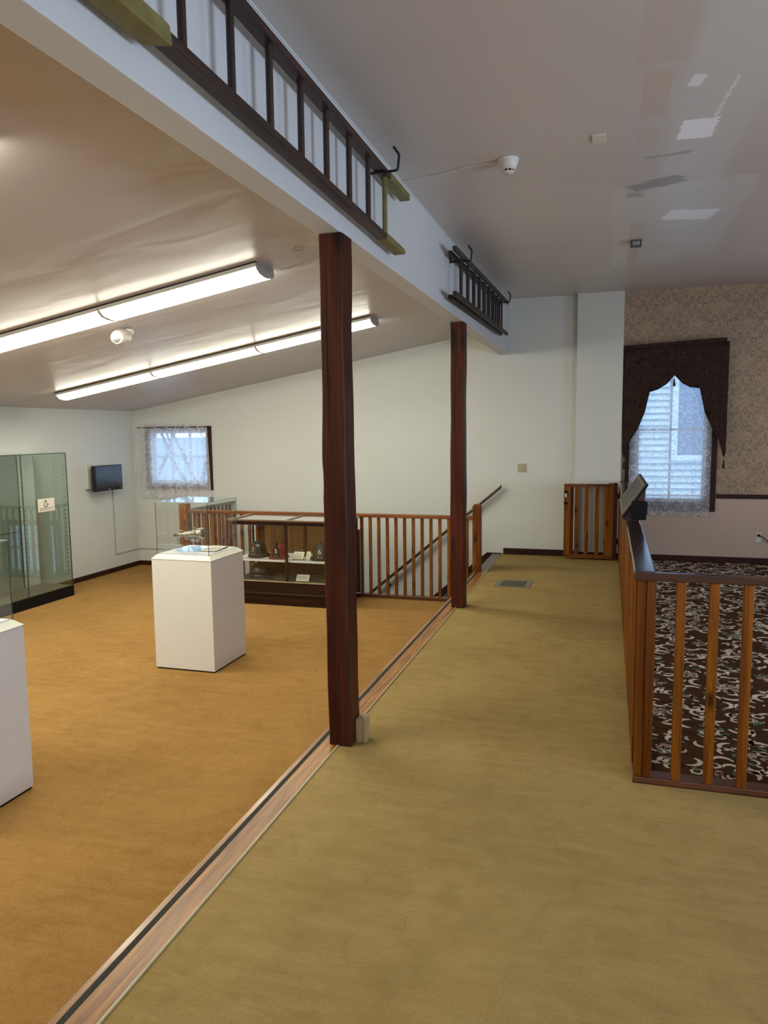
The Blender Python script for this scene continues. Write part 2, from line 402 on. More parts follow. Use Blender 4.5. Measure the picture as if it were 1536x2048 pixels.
def wall_y(name,x0,x1,z0,ztop,y,thick,hole,mats,mi=0,extra=[]):
    """wall in the XZ plane facing -Y with one rectangular hole; ztop is a function of x"""
    mb=MB(); xs=[x0,x1]; hx0,hx1,hz0,hz1=hole
    def col(a,b,za,zb):
        mb.hexa([(a,y,za(a)),(b,y,za(b)),(b,y,zb(b)),(a,y,zb(a))],[(a,y+thick,za(a)),(b,y+thick,za(b)),(b,y+thick,zb(b)),(a,y+thick,zb(a))],mi)
    k=lambda c:(lambda x:c)
    cur=x0
    for hx0,hx1,hz0,hz1 in [hole]+extra:
        col(cur,hx0,k(z0),ztop); col(hx0,hx1,k(z0),k(hz0)); col(hx0,hx1,k(hz1),ztop); cur=hx1
    col(cur,x1,k(z0),ztop)
    return mb
# left part of the far wall (white, with the small window), runs down the stairwell
struct('wall_back_left',wall_y('',XL-.15,-1.27,-2.9,lambda x: zl(x)+.05,YB,.16,(-6.37,-5.46,.865,1.612),M,0,[(-4.25,-3.25,-.58,.20)]),M['wall'])
mb=MB().box(-1.27,.13,YB,YB+.16,-2.9,3.3); mb.box(-.392,.134,YB-.10,YB+.02,0,3.2)
mb.box(-1.40,-1.27,YB,YB+.16,2.6,3.3)
struct('wall_back_middle',mb,M['wall'])
mb=wall_y('',.13,XR+.15,.77,lambda x:3.3,YB,.16,(.30,1.075,.772,2.40),M,0)
mb2=MB().box(.13,.30,YB,YB+.16,0,.77,0); mb2.box(1.075,XR+.15,YB,YB+.16,0,.77,0); mb2.box(.30,1.075,YB,YB+.16,0,.70,0)
struct('wall_back_right',mb,M['paper']); struct('wall_back_wainscot',mb2,M['stripe'])
struct('wall_left',MB().box(XL-.15,XL,YN,YB,LOW-.2,zl(XL)+.05),M['wall'])
struct('wall_right',MB().box(XR,XR+.15,YN,YB,-.2,3.3),M['stripe'])
mb=MB().box(-1.33,XR,YN-.15,YN,-.2,3.3); mb.box(XL,-1.33,YN-.15,YN,LOW-.2,2.9)
struct('wall_near',mb,M['wall'])
# ceilings
mb=MB(); N=24; ys=[YN+(YB-YN)*i/N for i in range(N+1)]
for i in range(N):
    a,b=ys[i],ys[i+1]
    mb.add([(-1.33,a,zc(a)),(XR,a,zc(a)),(XR,b,zc(b)),(-1.33,b,zc(b))],[(0,1,2,3)],0,True)
    mb.add([(-1.33,a,zc(a)+.2),(XR,a,zc(a)+.2),(XR,b,zc(b)+.2),(-1.33,b,zc(b)+.2)],[(3,2,1,0)],0)
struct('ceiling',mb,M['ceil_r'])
mb=MB(); mb.hexa([(XL-.1,YN,zl(XL-.1)),(-1.33,YN,zl(-1.33)),(-1.33,YB,zl(-1.33)),(XL-.1,YB,zl(XL-.1))],
        [(XL-.1,YN,zl(XL-.1)+.2),(-1.33,YN,zl(-1.33)+.2),(-1.33,YB,zl(-1.33)+.2),(XL-.1,YB,zl(XL-.1)+.2)])
def sl(x,y,d): return (x+.17*d,y,zl(x)-d)
mb.add([sl(-2.21,4.78,.002),sl(-1.34,4.60,.002),sl(-1.34,4.606,.002),sl(-2.21,4.787,.002)],[(0,1,2,3)],1)
struct('ceiling_left',mb,[M['ceil_l'],M['seam']])
# beam over the posts
mb=MB().box(-1.33,-1.212,YN,4.438,2.49,3.045); mb.box(-1.33,-1.212,4.442,YB,2.49,3.20); mb.box(-1.328,-1.214,4.43,4.45,2.492,3.04,1)
mb.box(-1.2125,-1.205,YN,YB,3.035,3.045,0)
struct('beam',mb,[M['beam'],M['seam']],bevel=.004)
# floors
struct('floor_left',MB().box(XL,-1.41,YN,8.17,LOW-.15,LOW).box(XL,-5.10,8.17,YB,LOW-.15,LOW),M['tan'])
mb=MB().box(-1.277,XR,YN,3.33,-.15,0); mb.box(-1.277,.128,3.33,YB,-.15,0)
struct('floor_landing',mb,M['olive'])
# patterned carpet of the right room: scrollwork inlaid in one mesh
mb=MB().box(.128,XR,3.33,YB,-.15,0)
zz=[.0]
def crescent(cx,cy,r,a0,a1,w,mi,grow=0.0,rot=0,flip=1,steps=9):
    z=.001+.0001*mi
    vs=[]
    for i in range(steps+1):
        t=i/steps; a=a0+(a1-a0)*t; rr=r*(1+grow*t)
        ww=w*(math.sin(PI*min(1,max(0,.08+.84*t)))**.8)*(1.0 if t<.5 else .9)
        for q in(-ww,ww):
            x=(rr+q)*math.cos(a)*flip; y=(rr+q)*math.sin(a)
            vs.append((cx+x*math.cos(rot)-y*math.sin(rot),cy+x*math.sin(rot)+y*math.cos(rot),z))
    for v in vs:
        if not(.145<v[0]<XR and 3.44<v[1]<YB-.02): return
    mb.add(vs,[(2*i,2*i+1,2*i+3,2*i+2) for i in range(steps)],mi)
rc=random.Random(3)
def motif(cx,cy,rot,s,fl):
    def P(x,y): return cx+(x*math.cos(rot)-y*math.sin(rot))*s*fl, cy+(x*math.sin(rot)+y*math.cos(rot))*s
    for k in range(9):
        a=k*2*PI/9+rc.uniform(-.3,.3); r=rc.uniform(.02,.075)
        x,y=P(r*math.cos(a),r*math.sin(a))
        crescent(x,y,.022*s,rc.uniform(0,6),rc.uniform(0,6)+2.2,.007*s,1,0,0,1,6)
    for k in range(7):
        a=rc.uniform(0,2*PI); r=rc.uniform(.01,.085); x,y=P(r*math.cos(a),r*math.sin(a))
        crescent(x,y,.03*s,a,a+1.3,.010*s,2,0,0,1,5)
    for k in range(3):
        x,y=P(rc.uniform(-.03,.03),rc.uniform(-.03,.03)); crescent(x,y,.012*s,0,5,.008*s,3,0,0,1,7)
    for (x,y,r,a0,a1,w) in ((.10,.03,.055,-.6,2.6,.013),(-.10,-.02,.06,2.4,5.6,.013),(.02,.12,.05,.3,3.3,.011),(-.02,-.12,.05,3.4,6.4,.011),
                          (.16,-.06,.035,1.5,5.2,.010),(-.17,.06,.035,-1.6,2.1,.010),(.15,.10,.03,3,6.6,.009),(-.13,-.11,.03,0,3.4,.009)):
        X,Y=P(x,y); crescent(X,Y,r*s,a0,a1,w*s,1,rc.uniform(-.5,-.2),rot,fl,10)
row=0; y=3.5
while y<YB:
    x=.10+(.19 if row%2 else 0)
    while x<XR:
        motif(x+rc.uniform(-.03,.03),y+rc.uniform(-.03,.03),rc.uniform(-.5,.5)+(row%3)*.9,rc.uniform(1.15,1.4),1 if (row+int(x*7))%2 else -1)
        x+=.42
    y+=.25; row+=1
struct('floor_right',mb,[M['brown'],M['cream'],M['green'],M['rose']])
# threshold boards along the edge of the landing
mb=MB().box(-1.412,-1.388,YN,8.14,LOW-.02,.002,0); mb.box(-1.388,-1.366,YN,8.14,-.1,.0018,1); mb.box(-1.366,-1.277,YN,8.14,-.1,.004,2); mb.box(-1.2795,-1.2735,YN,8.14,-.05,.007,3)
mb.box(-1.40,-1.277,8.14,YB,-.1,.003,4); mb.box(-1.402,-1.385,8.14,YB,-.2,-.0,5)
struct('trim_1',mb,[M['oak_l'],M['tape'],M['oak'],M['strip_edge'],M['metal_l'],M['base_y']],bevel=.0015)
# stairwell shaft and steps
mb=MB().box(-5.10,-1.41,8.02,8.17,-2.9,LOW-.15); mb.box(-5.25,-5.10,8.02,YB,-2.9,LOW-.15); mb.box(-1.385,-1.25,8.14,YB,-2.9,-.15)
struct('wall_stairwell',mb,M['wall'])
mb=MB()
for k in range(13):
    x1=-1.385-.245*k; z=-.2*(k+1)
    mb.box(x1-.27,x1,8.17,YB-.022,z-.03,z); mb.box(x1-.02,x1,8.17,YB-.022,z,z+.2)
mb.box(-5.1,-1.385,8.17,YB,-2.95,-2.85)
struct('staircase',mb,M['case'])
# dark skirt board on the far wall following the flight
s=lambda x: .012+.855*(x+1.476)
mb=MB().prism([(-1.285,.012),(-1.476,.012),(-4.4,s(-4.4)),(-4.4,s(-4.4)-.33),(-1.385,-.25),(-1.285,-.02)],1,YB-.022,YB-.001)
struct('trim_2',mb,M['base'])
# baseboards, chair rail
def bb(name,x0,x1,y0,y1,z0,z1,m): struct(name,MB().box(x0,x1,y0,y1,z0,z1),m,bevel=.003)
bb('baseboard_left',XL,XL+.02,YN,YB-.02,LOW,LOW+.065,M['base_y'])
bb('baseboard_back_left',XL+.02,-5.16,YB-.02,YB,LOW,LOW+.065,M['base'])
bb('baseboard_back_middle',-1.265,-.395,YB-.018,YB,0,.078,M['base'])
bb('baseboard_column',-.395,.128,YB-.118,YB-.10,0,.078,M['base'])
bb('baseboard_back_right',.20,XR,YB-.018,YB,0,.062,M['base'])
bb('trim_3',1.20,XR,YB-.025,YB,.748,.797,M['base'])
# ------------------------------------------------------------------ windows
def window(idx,x0,x1,z0,z1,yf,nx,nz,cas,castop,casmat,sill):
    root=bpy.data.objects.new('window_%d'%idx,None); C.objects.link(root); root.location=((x0+x1)/2,YB,z0); root['kind']='structure'
    mb=MB()
    for a,b,c,d in ((x0-cas,x0,z0-sill,z1+castop),(x1,x1+cas,z0-sill,z1+castop),(x0,x1,z1,z1+castop),(x0,x1,z0-sill,z0)):
        mb.box(a,b,YB-.022,YB-.001,c,d)
    obj('casing',mb,casmat,root,bevel=.004)
    mb=MB()
    for a,b,c,d in ((x0,x0+.035,z0,z1),(x1-.035,x1,z0,z1),(x0,x1,z1-.035,z1),(x0,x1,z0,z0+.035)): mb.box(a,b,YB+.05,YB+.09,c,d)
    for i in range(1,nx): xx=x0+(x1-x0)*i/nx; mb.box(xx-.013,xx+.013,YB+.055,YB+.085,z0,z1)
    for i in range(1,nz): zz_=z0+(z1-z0)*i/nz; mb.box(x0,x1,YB+.055,YB+.085,zz_-.015,zz_+.015)
    obj('sash',mb,M['sash'],root,bevel=.002)
    obj('pane',MB().box(x0+.03,x1-.03,YB+.068,YB+.072,z0+.03,z1-.03),M['glass_w'],root)
    return root
window(1,-6.37,-5.46,.865,1.612,0,3,2,.085,.06,M['base'],.1)
window(2,.30,1.075,.70,2.40,0,2,2,.115,.10,M['base'],.11)

window(3,-4.25,-3.25,-.58,.20,0,1,2,.06,.06,M['base'],.06)

def curtain(name,x0,x1,zb,zt,y,amp,k,mat,label,scal,ruffle=0,seed=0,flare=0):
    mb=MB(); nx=int((x1-x0)/.006); nz=26; rnd=random.Random(seed); ph=[rnd.uniform(0,6) for _ in range(3)]
    vs=[]
    for j in range(nz+1):
        t=j/nz
        for i in range(nx+1):
            u=i/nx; x=x0+(x1-x0)*u+flare*(1-t)*u
            zbot=zb+.022*(1-abs(math.sin(u*PI*scal)))
            z=zbot+(zt-zbot)*t
            yy=y-amp*(.55+.45*(1-t))*(math.sin(x*k+ph[0]+.5*math.sin(x*9+ph[1]))+.4*math.sin(x*k*1.9+ph[2]+t))
            if ruffle and t>.94: z+=.012*math.sin(x*60+ph[1]); yy-=.004*math.sin(x*90)
            vs.append((x,yy,z))
    w=nx+1
    mb.add(vs,[(j*w+i,j*w+i+1,(j+1)*w+i+1,(j+1)*w+i) for j in range(nz) for i in range(nx)],0,True)
    o=obj(name,mb,mat,origin=((x0+x1)/2,y,zb)); return o
cu=curtain('lace_curtain',-6.545,-5.42,.64,1.70,YB-.055,.010,34,M['lace_l'],'',9,1,3,.04)
tag(cu,'short gathered white lace curtain over the small square window in the far left corner','curtain')
mb=MB().tube([(-6.56,YB-.055,1.66),(-5.39,YB-.055,1.66)],.006,8)
obj('curtain_rod',mb,M['base'],cu)
cu=curtain('lace_curtain',.225,1.125,.535,2.46,YB-.050,.009,36,M['lace'],'',8,0,5)
tag(cu,'long white lace curtain with scalloped hem under the dark valance','curtain')
mb=MB().tube([(.17,YB-.05,2.44),(1.20,YB-.05,2.44)],.006,8)
obj('curtain_rod',mb,M['base'],cu)
# valance
va=thing('window_valance','dark brown paisley valance with pointed side tails framing the tall lace-curtained window','valance',(.69,9.25,2.0))
low=[(.145,1.286),(.167,1.215),(.199,1.315),(.23,1.432),(.31,1.561),(.383,1.752),(.413,1.896),(.432,1.987),(.519,2.014),(.615,2.074),(.699,2.174),(.787,2.08),(.869,2.032),(.975,2.018),(1.006,1.882),(1.037,1.74),(1.123,1.551),(1.195,1.425),(1.25,1.225),(1.268,1.294)]
def lowz(x):
    for (a,za),(b,zb_) in zip(low,low[1:]):
        if a<=x<=b: return za+(zb_-za)*(x-a)/(b-a)
    return low[-1][1]
xs=sorted(set([.145+i*(1.268-.145)/150 for i in range(151)]+[p[0] for p in low]))
topz=lambda x:2.525+(x-.149)*.043
mb=MB(); vs=[]; nz=14
for j in range(nz+1):
    for x in xs:
        z0=lowz(x); z1=topz(x)-.04; z=z0+(z1-z0)*j/nz
        vs.append((x,9.235-.006*math.sin(x*22)*(1-j/nz)-.004*math.sin(x*51+1),z))
w=len(xs); mb.add(vs,[(j*w+i,j*w+i+1,(j+1)*w+i+1,(j+1)*w+i) for j in range(nz) for i in range(w-1)],0,True)
o=obj('drape',mb,M['paisley'],va); sm=o.modifiers.new('solid','SOLIDIFY'); sm.thickness=.004; sm.offset=1
mb=MB()
mb.tube([(x,9.232,lowz(x)) for x in xs[::2]],.004,6)
obj('hem_cord',mb,M['fringe'],va)
mb=MB(); mb.hexa([(.145,9.215,topz(.145)-.045),(1.24,9.215,topz(1.24)-.045),(1.24,9.215,topz(1.24)),(.145,9.215,topz(.145))],[(.145,9.32,topz(.145)-.045),(1.24,9.32,topz(1.24)-.045),(1.24,9.32,topz(1.24)),(.145,9.32,topz(.145))])
obj('header_board',mb,M['paisley'],va,bevel=.004)
for (x,z,s_) in ((.697,2.165,1.0),(.167,1.21,.85),(1.25,1.22,.85)):
    mb=MB(); mb.tube([(x,9.225,z),(x,9.225,z-.05*s_)],.002,6); mb.lathe([(.001,0),(.009,-.006),(.009,-.016),(.006,-.022),(.012,-.04),(.015,-.085),(.001,-.086)],(x,9.225,z-.035*s_),12)
    obj('tassel',mb,M['fringe'],va)

# ------------------------------------------------------------------ outside
def outdoor(o): return o
nb=thing('neighbouring_house','pale clapboard house seen through the tall lace-curtained window','house',(1.0,12.6,-3))
mb=MB(); z=-3
while z<4.2:
    mb.hexa([(-4,12.57,z),(5,12.57,z),(5,12.60,z+.1),(-4,12.60,z+.1)],[(-4,12.75,z),(5,12.75,z),(5,12.75,z+.1),(-4,12.75,z+.1)]); mb.box(-4,5,12.568,12.60,z-.002,z+.012,1); z+=.1
obj('siding',mb,[M['siding'],plain('siding_shadow_line',(.16,.22,.27),.8)],nb)
mb=MB().box(.93,1.02,12.52,12.6,1.1,2.7); mb.box(1.55,1.64,12.52,12.6,1.1,2.7); mb.box(.93,1.64,12.52,12.6,2.62,2.72); mb.box(.90,1.67,12.50,12.6,1.06,1.14)
wf=obj('window_frame',mb,M['siding'],nb)
obj('pane',MB().box(1.02,1.55,12.56,12.59,1.14,2.62),M['nbglass'],wf)
mb=MB().box(.36,.44,12.50,12.60,-3,4.1)
obj('corner_board',mb,M['siding'],nb)
mb=MB(); mb.hexa([(-16,16,.2),(-4,16,.2),(-4,16.01,.3),(-16,16.01,.3)],[(-16,20,1.35),(-4,20,1.35),(-4,20,1.45),(-16,20,1.45)]); mb2=MB().box(-16,-4,16.1,20,-3,.25)
rf=thing('distant_house','low house with a snowy roof beyond the small square window','house',(-10,18,-3))
obj('roof',mb,M['snow'],rf); obj('wall',mb2,M['siding'],rf)
rt=random.Random(11); mb=MB()
def branch(p,d,l,r,dep):
    q=p+d*l; mb.tube([p,p.lerp(q,.5)+Vector((rt.uniform(-.05,.05),0,rt.uniform(-.03,.03)))*l,q],[r,r*.8,r*.6],5)
    if dep:
        for k in range(3): branch(p+d*l*rt.uniform(.5,1),(d+Vector((rt.uniform(-.9,.9),rt.uniform(-.3,.3),rt.uniform(-.1,.7)))).normalized(),l*.62,r*.55,dep-1)
for tx in(-9.6,-8.2): branch(Vector((tx,13.5,-3)),Vector((.03,0,1)),3.4,.09,4)
tag(obj('bare_tree',mb,M['bark'],origin=(-9,13.5,-3)),'bare branching trees outside the small square window','tree')
g=struct('ground_outside',MB().box(-40,40,YB+.3,60,-3.2,-3),M['ground'])

# ------------------------------------------------------------------ posts
def post(y0,label,wob):
    rnd=random.Random(wob); mb=MB(); n_=40; x0,x1,w=-1.325,-1.208,.14
    rows=[]
    for i in range(n_+1):
        z=.004+(2.488-.004)*i/n_
        def j(s): return .0025*math.sin(z*3.1*s+wob)+.0015*math.sin(z*11+s*wob)
        a=x0+j(1); b=x1+j(1.7); c=y0+j(2.3); d=y0+w+j(.6); ch=.006
        if wob==1 and 1.25<z<1.42: a+=.004
        rows.append([(a+ch,c,z),(b-ch,c,z),(b,c+ch,z),(b,d-ch,z),(b-ch,d,z),(a+ch,d,z),(a,d-ch,z),(a,c+ch,z)])
    vs=[p for r_ in rows for p in r_]
    mb.add(vs,[(i*8+k,i*8+(k+1)%8,(i+1)*8+(k+1)%8,(i+1)*8+k) for i in range(n_) for k in range(8)]); mb.add(rows[0],[tuple(range(8))[::-1]]); mb.add(rows[-1],[tuple(range(8))])
    # long drying crack, knots are in the stain
    pts=[(x0+.045+.012*math.sin(z*2+wob),y0-.001,z) for z in [1.55+.04*k for k in range(23)]]
    mb.tube(pts,[.0008+.0015*math.sin(PI*k/22) for k in range(23)],5,1)
    return tag(obj('timber_post',mb,[M['post'],M['hole']],origin=(-1.265,y0+.07,0)),label,'post')
post(3.34,'nearer reddish-brown rough timber post carrying the white beam',1)
post(6.35,'farther reddish-brown timber post by the stair railing carrying the white beam',2)
mb=MB().box(-1.203,-1.150,3.41,3.485,0.001,.122,0)
tag(obj('wood_block',mb,M['rawwood'],origin=(-1.18,3.45,0),bevel=.002),'small pale wood block on the carpet against the foot of the nearer post','block')

# ------------------------------------------------------------------ railings
def bal(parent,x,y,z0,z1,mat,w=.038,first=[None],name='baluster'):
    mb=MB().box(-w/2,w/2,-w/2,w/2,0,z1-z0)
    o=obj(name,mb,mat,None,origin=(0,0,0),bevel=.003); o.parent=parent; o.location=Vector((x,y,z0))-parent_org(parent); return o
def copy_part(o,x,y,z,parent,rz=0):
    c=o.copy(); C.objects.link(c); c.parent=parent; c.location=Vector((x,y,z))-parent_org(parent); c.rotation_euler=(0,0,rz); return c
# walkway railing along Y
wr=thing('walkway_railing','L-shaped pine railing with glossy cap between the olive walkway and the patterned carpet','railing',(.145,3.4,0))
obj('base_rail',MB().box(.128,.205,3.42,9.06,.0,.028),M['sill_y'],wr,bevel=.003)
obj('cap_rail',MB().box(.115,.205,3.355,9.02,.915,.952),M['cap'],wr,bevel=.006)
b0=bal(wr,.146,3.50,.028,.915,M['pine']); y=3.63
while y<8.98: copy_part(b0,.146,y,.028,wr); y+=.13
o=bal(wr,.150,3.37,.004,.912,M['pine'],.036,name='post')
obj('post',MB().box(.118,.200,9.02,9.10,0,.955),M['base_y'],wr,bevel=.004)
# near return along X
nr=wr
obj('base_rail',MB().box(.128,2.3,3.335,3.42,.0,.026),M['sill'],nr,bevel=.003)
obj('cap_rail',MB().box(.118,2.3,3.33,3.368,.914,.950),M['cap_x'],nr,bevel=.006)
b1=bal(nr,.188,3.362,.026,.914,M['pine'],.038)
for k in range(16): copy_part(b1,.307+.132*k,3.356,.026,nr)
# stairwell railing
sr=thing('stairwell_railing','pine balustrade guarding the stairwell behind the wooden showcase','railing',(-3.2,8.1,LOW))
obj('base_rail',MB().box(-5.12,-1.415,8.065,8.135,LOW,LOW+.042),M['sill'],sr,bevel=.003)
obj('cap_rail',MB().box(-5.12,-1.42,8.06,8.14,.582,.622),M['pine_x'],sr,bevel=.006)
b2=bal(sr,-2.638,8.10,LOW+.042,.582,M['pine'],.033)
for k in range(-22,12):
    if k: copy_part(b2,-2.638+.1033*k,8.10,LOW+.042,sr)
mb=MB().box(-1.432,-1.340,8.04,8.125,.004,.735); mb.hexa([(-1.432,8.04,.735),(-1.34,8.04,.735),(-1.34,8.125,.735),(-1.432,8.125,.735)],[(-1.415,8.055,.757),(-1.357,8.055,.757),(-1.357,8.11,.757),(-1.415,8.11,.757)])
mb.box(-1.432,-1.413,8.04,8.125,LOW,.006)
obj('newel_post',mb,M['pine'],sr,bevel=.004)
obj('newel_post',MB().box(-5.135,-5.025,8.05,8.15,LOW,.70),M['pine'],sr,bevel=.005)
obj('cap_rail',MB().box(-5.12,-5.04,8.15,YB,.582,.622),M['cap'],sr,bevel=.006)
for k in range(11): copy_part(b2,-5.08,8.22+.1033*k,LOW+.042,sr)
obj('base_rail',MB().box(-5.12,-5.05,8.15,YB,LOW,LOW+.042),M['sill_y'],sr,bevel=.003)
# handrail on far wall
hr=thing('stair_handrail','round-edged brown handrail sloping down the far wall above the stairs','handrail',(-2.2,YB,.2))
hz=lambda x:.87+.832*(x+1.282)
mb=MB(); c0=(-1.282,hz(-1.282)); c1=(-4.3,hz(-4.3))
mb.hexa([(c0[0],YB-.10,c0[1]-.028),(c0[0],YB-.055,c0[1]-.028),(c0[0],YB-.055,c0[1]+.022),(c0[0],YB-.10,c0[1]+.022)],[(c1[0],YB-.10,c1[1]-.028),(c1[0],YB-.055,c1[1]-.028),(c1[0],YB-.055,c1[1]+.022),(c1[0],YB-.10,c1[1]+.022)])
obj('rail',mb,wood('handrail_wood',(.055,.017,.008),(.10,.033,.016),0,10,.3,0,70,.3),hr,bevel=.01)
for x in(-1.56,-2.78,-3.9):
    mb=MB().tube([(x,YB-.002,hz(x)-.10),(x,YB-.05,hz(x)-.095),(x,YB-.077,hz(x)-.03)],.007,8); mb.lathe([(.022,0),(.022,.006),(.001,.006)],(x,YB-.001,hz(x)-.10),14,M=Matrix.Rotation(PI/2,3,'X'))
    obj('bracket',mb,M['iron'],hr)
# gate
gt=thing('wooden_gate','small pine gate with vertical bars and black latches standing before the white column','gate',(-.2,9.17,0))
gy0,gy1=9.135,9.175
obj('stile',MB().box(-.512,-.440,gy0,gy1,.02,.905),M['pine'],gt,bevel=.003)
obj('stile',MB().box(.000,.055,gy0,gy1,.02,.925),M['pine'],gt,bevel=.003)
o=obj('stile',MB().box(.057,.103,gy0-.012,gy1,.012,.93),M['post'],gt,bevel=.003)
obj('top_rail',MB().box(-.512,.055,gy0-.006,gy1,.880,.915),M['pine_x'],gt,bevel=.003)
obj('bottom_rail',MB().box(-.512,.055,gy0-.006,gy1,.018,.062),M['pine_x'],gt,bevel=.003)
obj('bar',MB().box(-.438,-.402,gy0+.005,gy1+.02,.06,.88),M['post'],gt,bevel=.002)
for x0 in(-.388,-.272,-.150,-.045): obj('bar',MB().box(x0,x0+.047,gy0+.004,gy1,.06,.88),M['pine'],gt,bevel=.002)
mb=MB().box(-.510,-.474,gy0-.012,gy0,.80,.83,0); mb.box(-.500,-.478,gy0-.018,gy0,.755,.80,1)
mb.tube([(-.5,gy0-.01,.80),(-.5,gy0-.012,.83),(-.475,gy0-.012,.83),(-.475,gy0-.01,.76)],.004,6,0)
obj('padlock',mb,[M['black'],M['plastic_w']],gt)
mb=MB().box(-.514,-.474,gy0-.010,gy0,.665,.695); mb.tube([(-.512,gy0-.014,.68),(-.47,gy0-.014,.68)],.006,8)
obj('latch',mb,M['black'],gt)
for z in(.74,.20): obj('hinge',MB().box(.098,.122,9.11,9.125,z,z+.07),M['black'],gt)

# ------------------------------------------------------------------ sloped reader panel on the walkway rail
lp=thing('reader_panel','sloped grey reading panel with dark edge mounted on the glossy rail cap','sign',(.17,5.8,.952))
Y0,Y1=5.22,6.45
a0=Vector((.094,0,.975)); a1=Vector((.243,0,1.193)); nrm=Vector((-(a1-a0).z,0,(a1-a0).x)).normalized()
def slab(t0,t1,s0,s1,y0,y1):
    P=lambda t,s_:a0+(a1-a0)*t+nrm*s_
    q=[P(t0,s0),P(t1,s0),P(t1,s1),P(t0,s1)]
    return [(p.x,y0,p.z) for p in q],[(p.x,y1,p.z) for p in q]
obj('backing_board',MB().hexa(*slab(-.02,1.02,-.012,.0,Y0,Y1)),M['black'],lp,bevel=.002)
obj('face',MB().hexa(*slab(.0,1.0,.0,.010,Y0+.01,Y1-.01)),M['sign'],lp,bevel=.002)
mb=MB()
for t in(.07,.93): mb.hexa(*slab(t-.012,t+.012,.010,.0115,Y0+.05,Y1-.05))
for yy in(Y0+.05,Y1-.07): mb.hexa(*slab(.07,.93,.010,.0115,yy,yy+.02))
obj('border',mb,M['gold'],lp)
mb=MB().prism([(a0.x+.01,.953),(.205,.953),(a1.x-.012,1.0),(a1.x-.004,a1.z-.02),(a0.x+.004,a0.z-.01)],1,Y0+.02,Y1-.02)
obj('bracket',mb,M['sign_red'],lp)
mb=MB().box(.150,.243,5.17,5.215,.962,1.085); mb.box(.243,.250,5.18,5.20,.995,1.085)
tag(obj('control_box',mb,M['black'],origin=(.2,5.19,.96),bevel=.004),'small black box fixed to the near end of the sloped reading panel','box')

# ------------------------------------------------------------------ ladders and hooks
def rails(mb,x0,x1,zf,y0,y1,h,m=0,n_=1):
    mb.hexa([(x0,y0,zf(y0)),(x1,y0,zf(y0)),(x1,y0,zf(y0)+h),(x0,y0,zf(y0)+h)],[(x0,y1,zf(y1)),(x1,y1,zf(y1)),(x1,y1,zf(y1)+h),(x0,y1,zf(y1)+h)],m)
l1=thing('wooden_ladder','dark wooden ladder with yellow-green painted ends hung along the near part of the beam','ladder',(-1.14,2.8,2.6))
zb=lambda y:2.583-.016*(y-1.9); zt=lambda y:2.893-.008*(y-1.9)
mb=MB(); rails(mb,-1.172,-1.118,zb,.6,3.78,.030); obj('side_rail',mb,M['ladder'],l1,bevel=.004)
mb=MB(); rails(mb,-1.172,-1.118,zt,.6,3.86,.030); obj('side_rail',mb,M['ladder'],l1,bevel=.004)
mb=MB(); rails(mb,-1.175,-1.115,lambda y:zb(y)-.002,3.78,4.10,.034); mb.hexa([(-1.175,4.10,zb(4.1)-.002),(-1.115,4.10,zb(4.1)-.002),(-1.115,4.10,zb(4.1)+.032),(-1.175,4.10,zb(4.1)+.032)],[(-1.165,4.15,zb(4.1)+.012),(-1.12,4.15,zb(4.1)+.012),(-1.12,4.15,zb(4.1)+.03),(-1.165,4.15,zb(4.1)+.03)])
obj('rail_end',mb,M['ygreen'],l1,bevel=.003)['label']='yellow-green painted rail end'
mb=MB(); rails(mb,-1.175,-1.115,lambda y:zt(y)-.002,3.86,4.24,.034); obj('rail_end',mb,M['ygreen'],l1,bevel=.003)['label']='yellow-green painted rail end'
mb=MB(); mb.hexa([(-1.180,.55,2.565),(-1.105,.55,2.565),(-1.105,.55,2.63),(-1.180,.55,2.63)],[(-1.180,1.77,2.568),(-1.105,1.80,2.568),(-1.112,1.80,2.625),(-1.180,1.77,2.625)])
obj('rail_end',mb,M['ygreen'],l1,bevel=.006)['label']='thick yellow-green painted rail end'
for i,y in enumerate((.83,1.10,1.37,1.64,1.91,2.19,2.465,2.735,3.00,3.28,3.555,3.835)):
    mb=MB().tube([(-1.145,y,zb(y)+.015),(-1.145,y,zt(y)+.012)],[.013]*2,10)
    obj('rung',mb,M['ygreen'] if i==11 else M['rung'],l1)
def hook(y,z,label,xo=-1.045):
    mb=MB(); r=.0065
    mb.tube([(-1.208,y,z+.035),(-1.206,y,z+.004),(-1.196,y,z),(xo-.012,y,z),(xo-.003,y,z+.004),(xo,y,z+.014),(xo+.006,y,z+.070),(xo+.003,y,z+.080),(xo-.02,y-.012,z+.112)],r,8)
    mb.box(-1.213,-1.206,y-.012,y+.012,z-.01,z+.06)
    return tag(obj('wall_hook',mb,M['iron'],origin=(-1.21,y,z)),label,'hook')
hook(3.74,zt(3.74)-.006,'black iron hook under the near ladder at its yellow-green end')
hook(1.2,zt(1.2)-.006,'black iron hook under the near end of the near ladder')
hook(5.80,2.863,'black iron hook at the near end of the far grey ladder')
hook(8.10,2.918,'black iron hook at the far end of the far grey ladder')
l2=thing('extension_ladder','weathered grey double ladder hung on hooks on the far part of the beam','ladder',(-1.13,6.9,2.6))
zb2=lambda y:2.540+.018*(y-5.25); zt2=lambda y:2.857+.025*(y-5.27)
for (xa,xb,dy) in ((-1.115,-1.085,-.13),(-1.18,-1.15,-.28)):
    mb=MB(); rails(mb,xa,xb,zb2,5.30-dy,8.30,.034); obj('side_rail',mb,M['grey_l'],l2,bevel=.004)
    mb=MB(); rails(mb,xa,xb,zt2,5.30-dy,8.35,.034); obj('side_rail',mb,M['grey_l'],l2,bevel=.004)
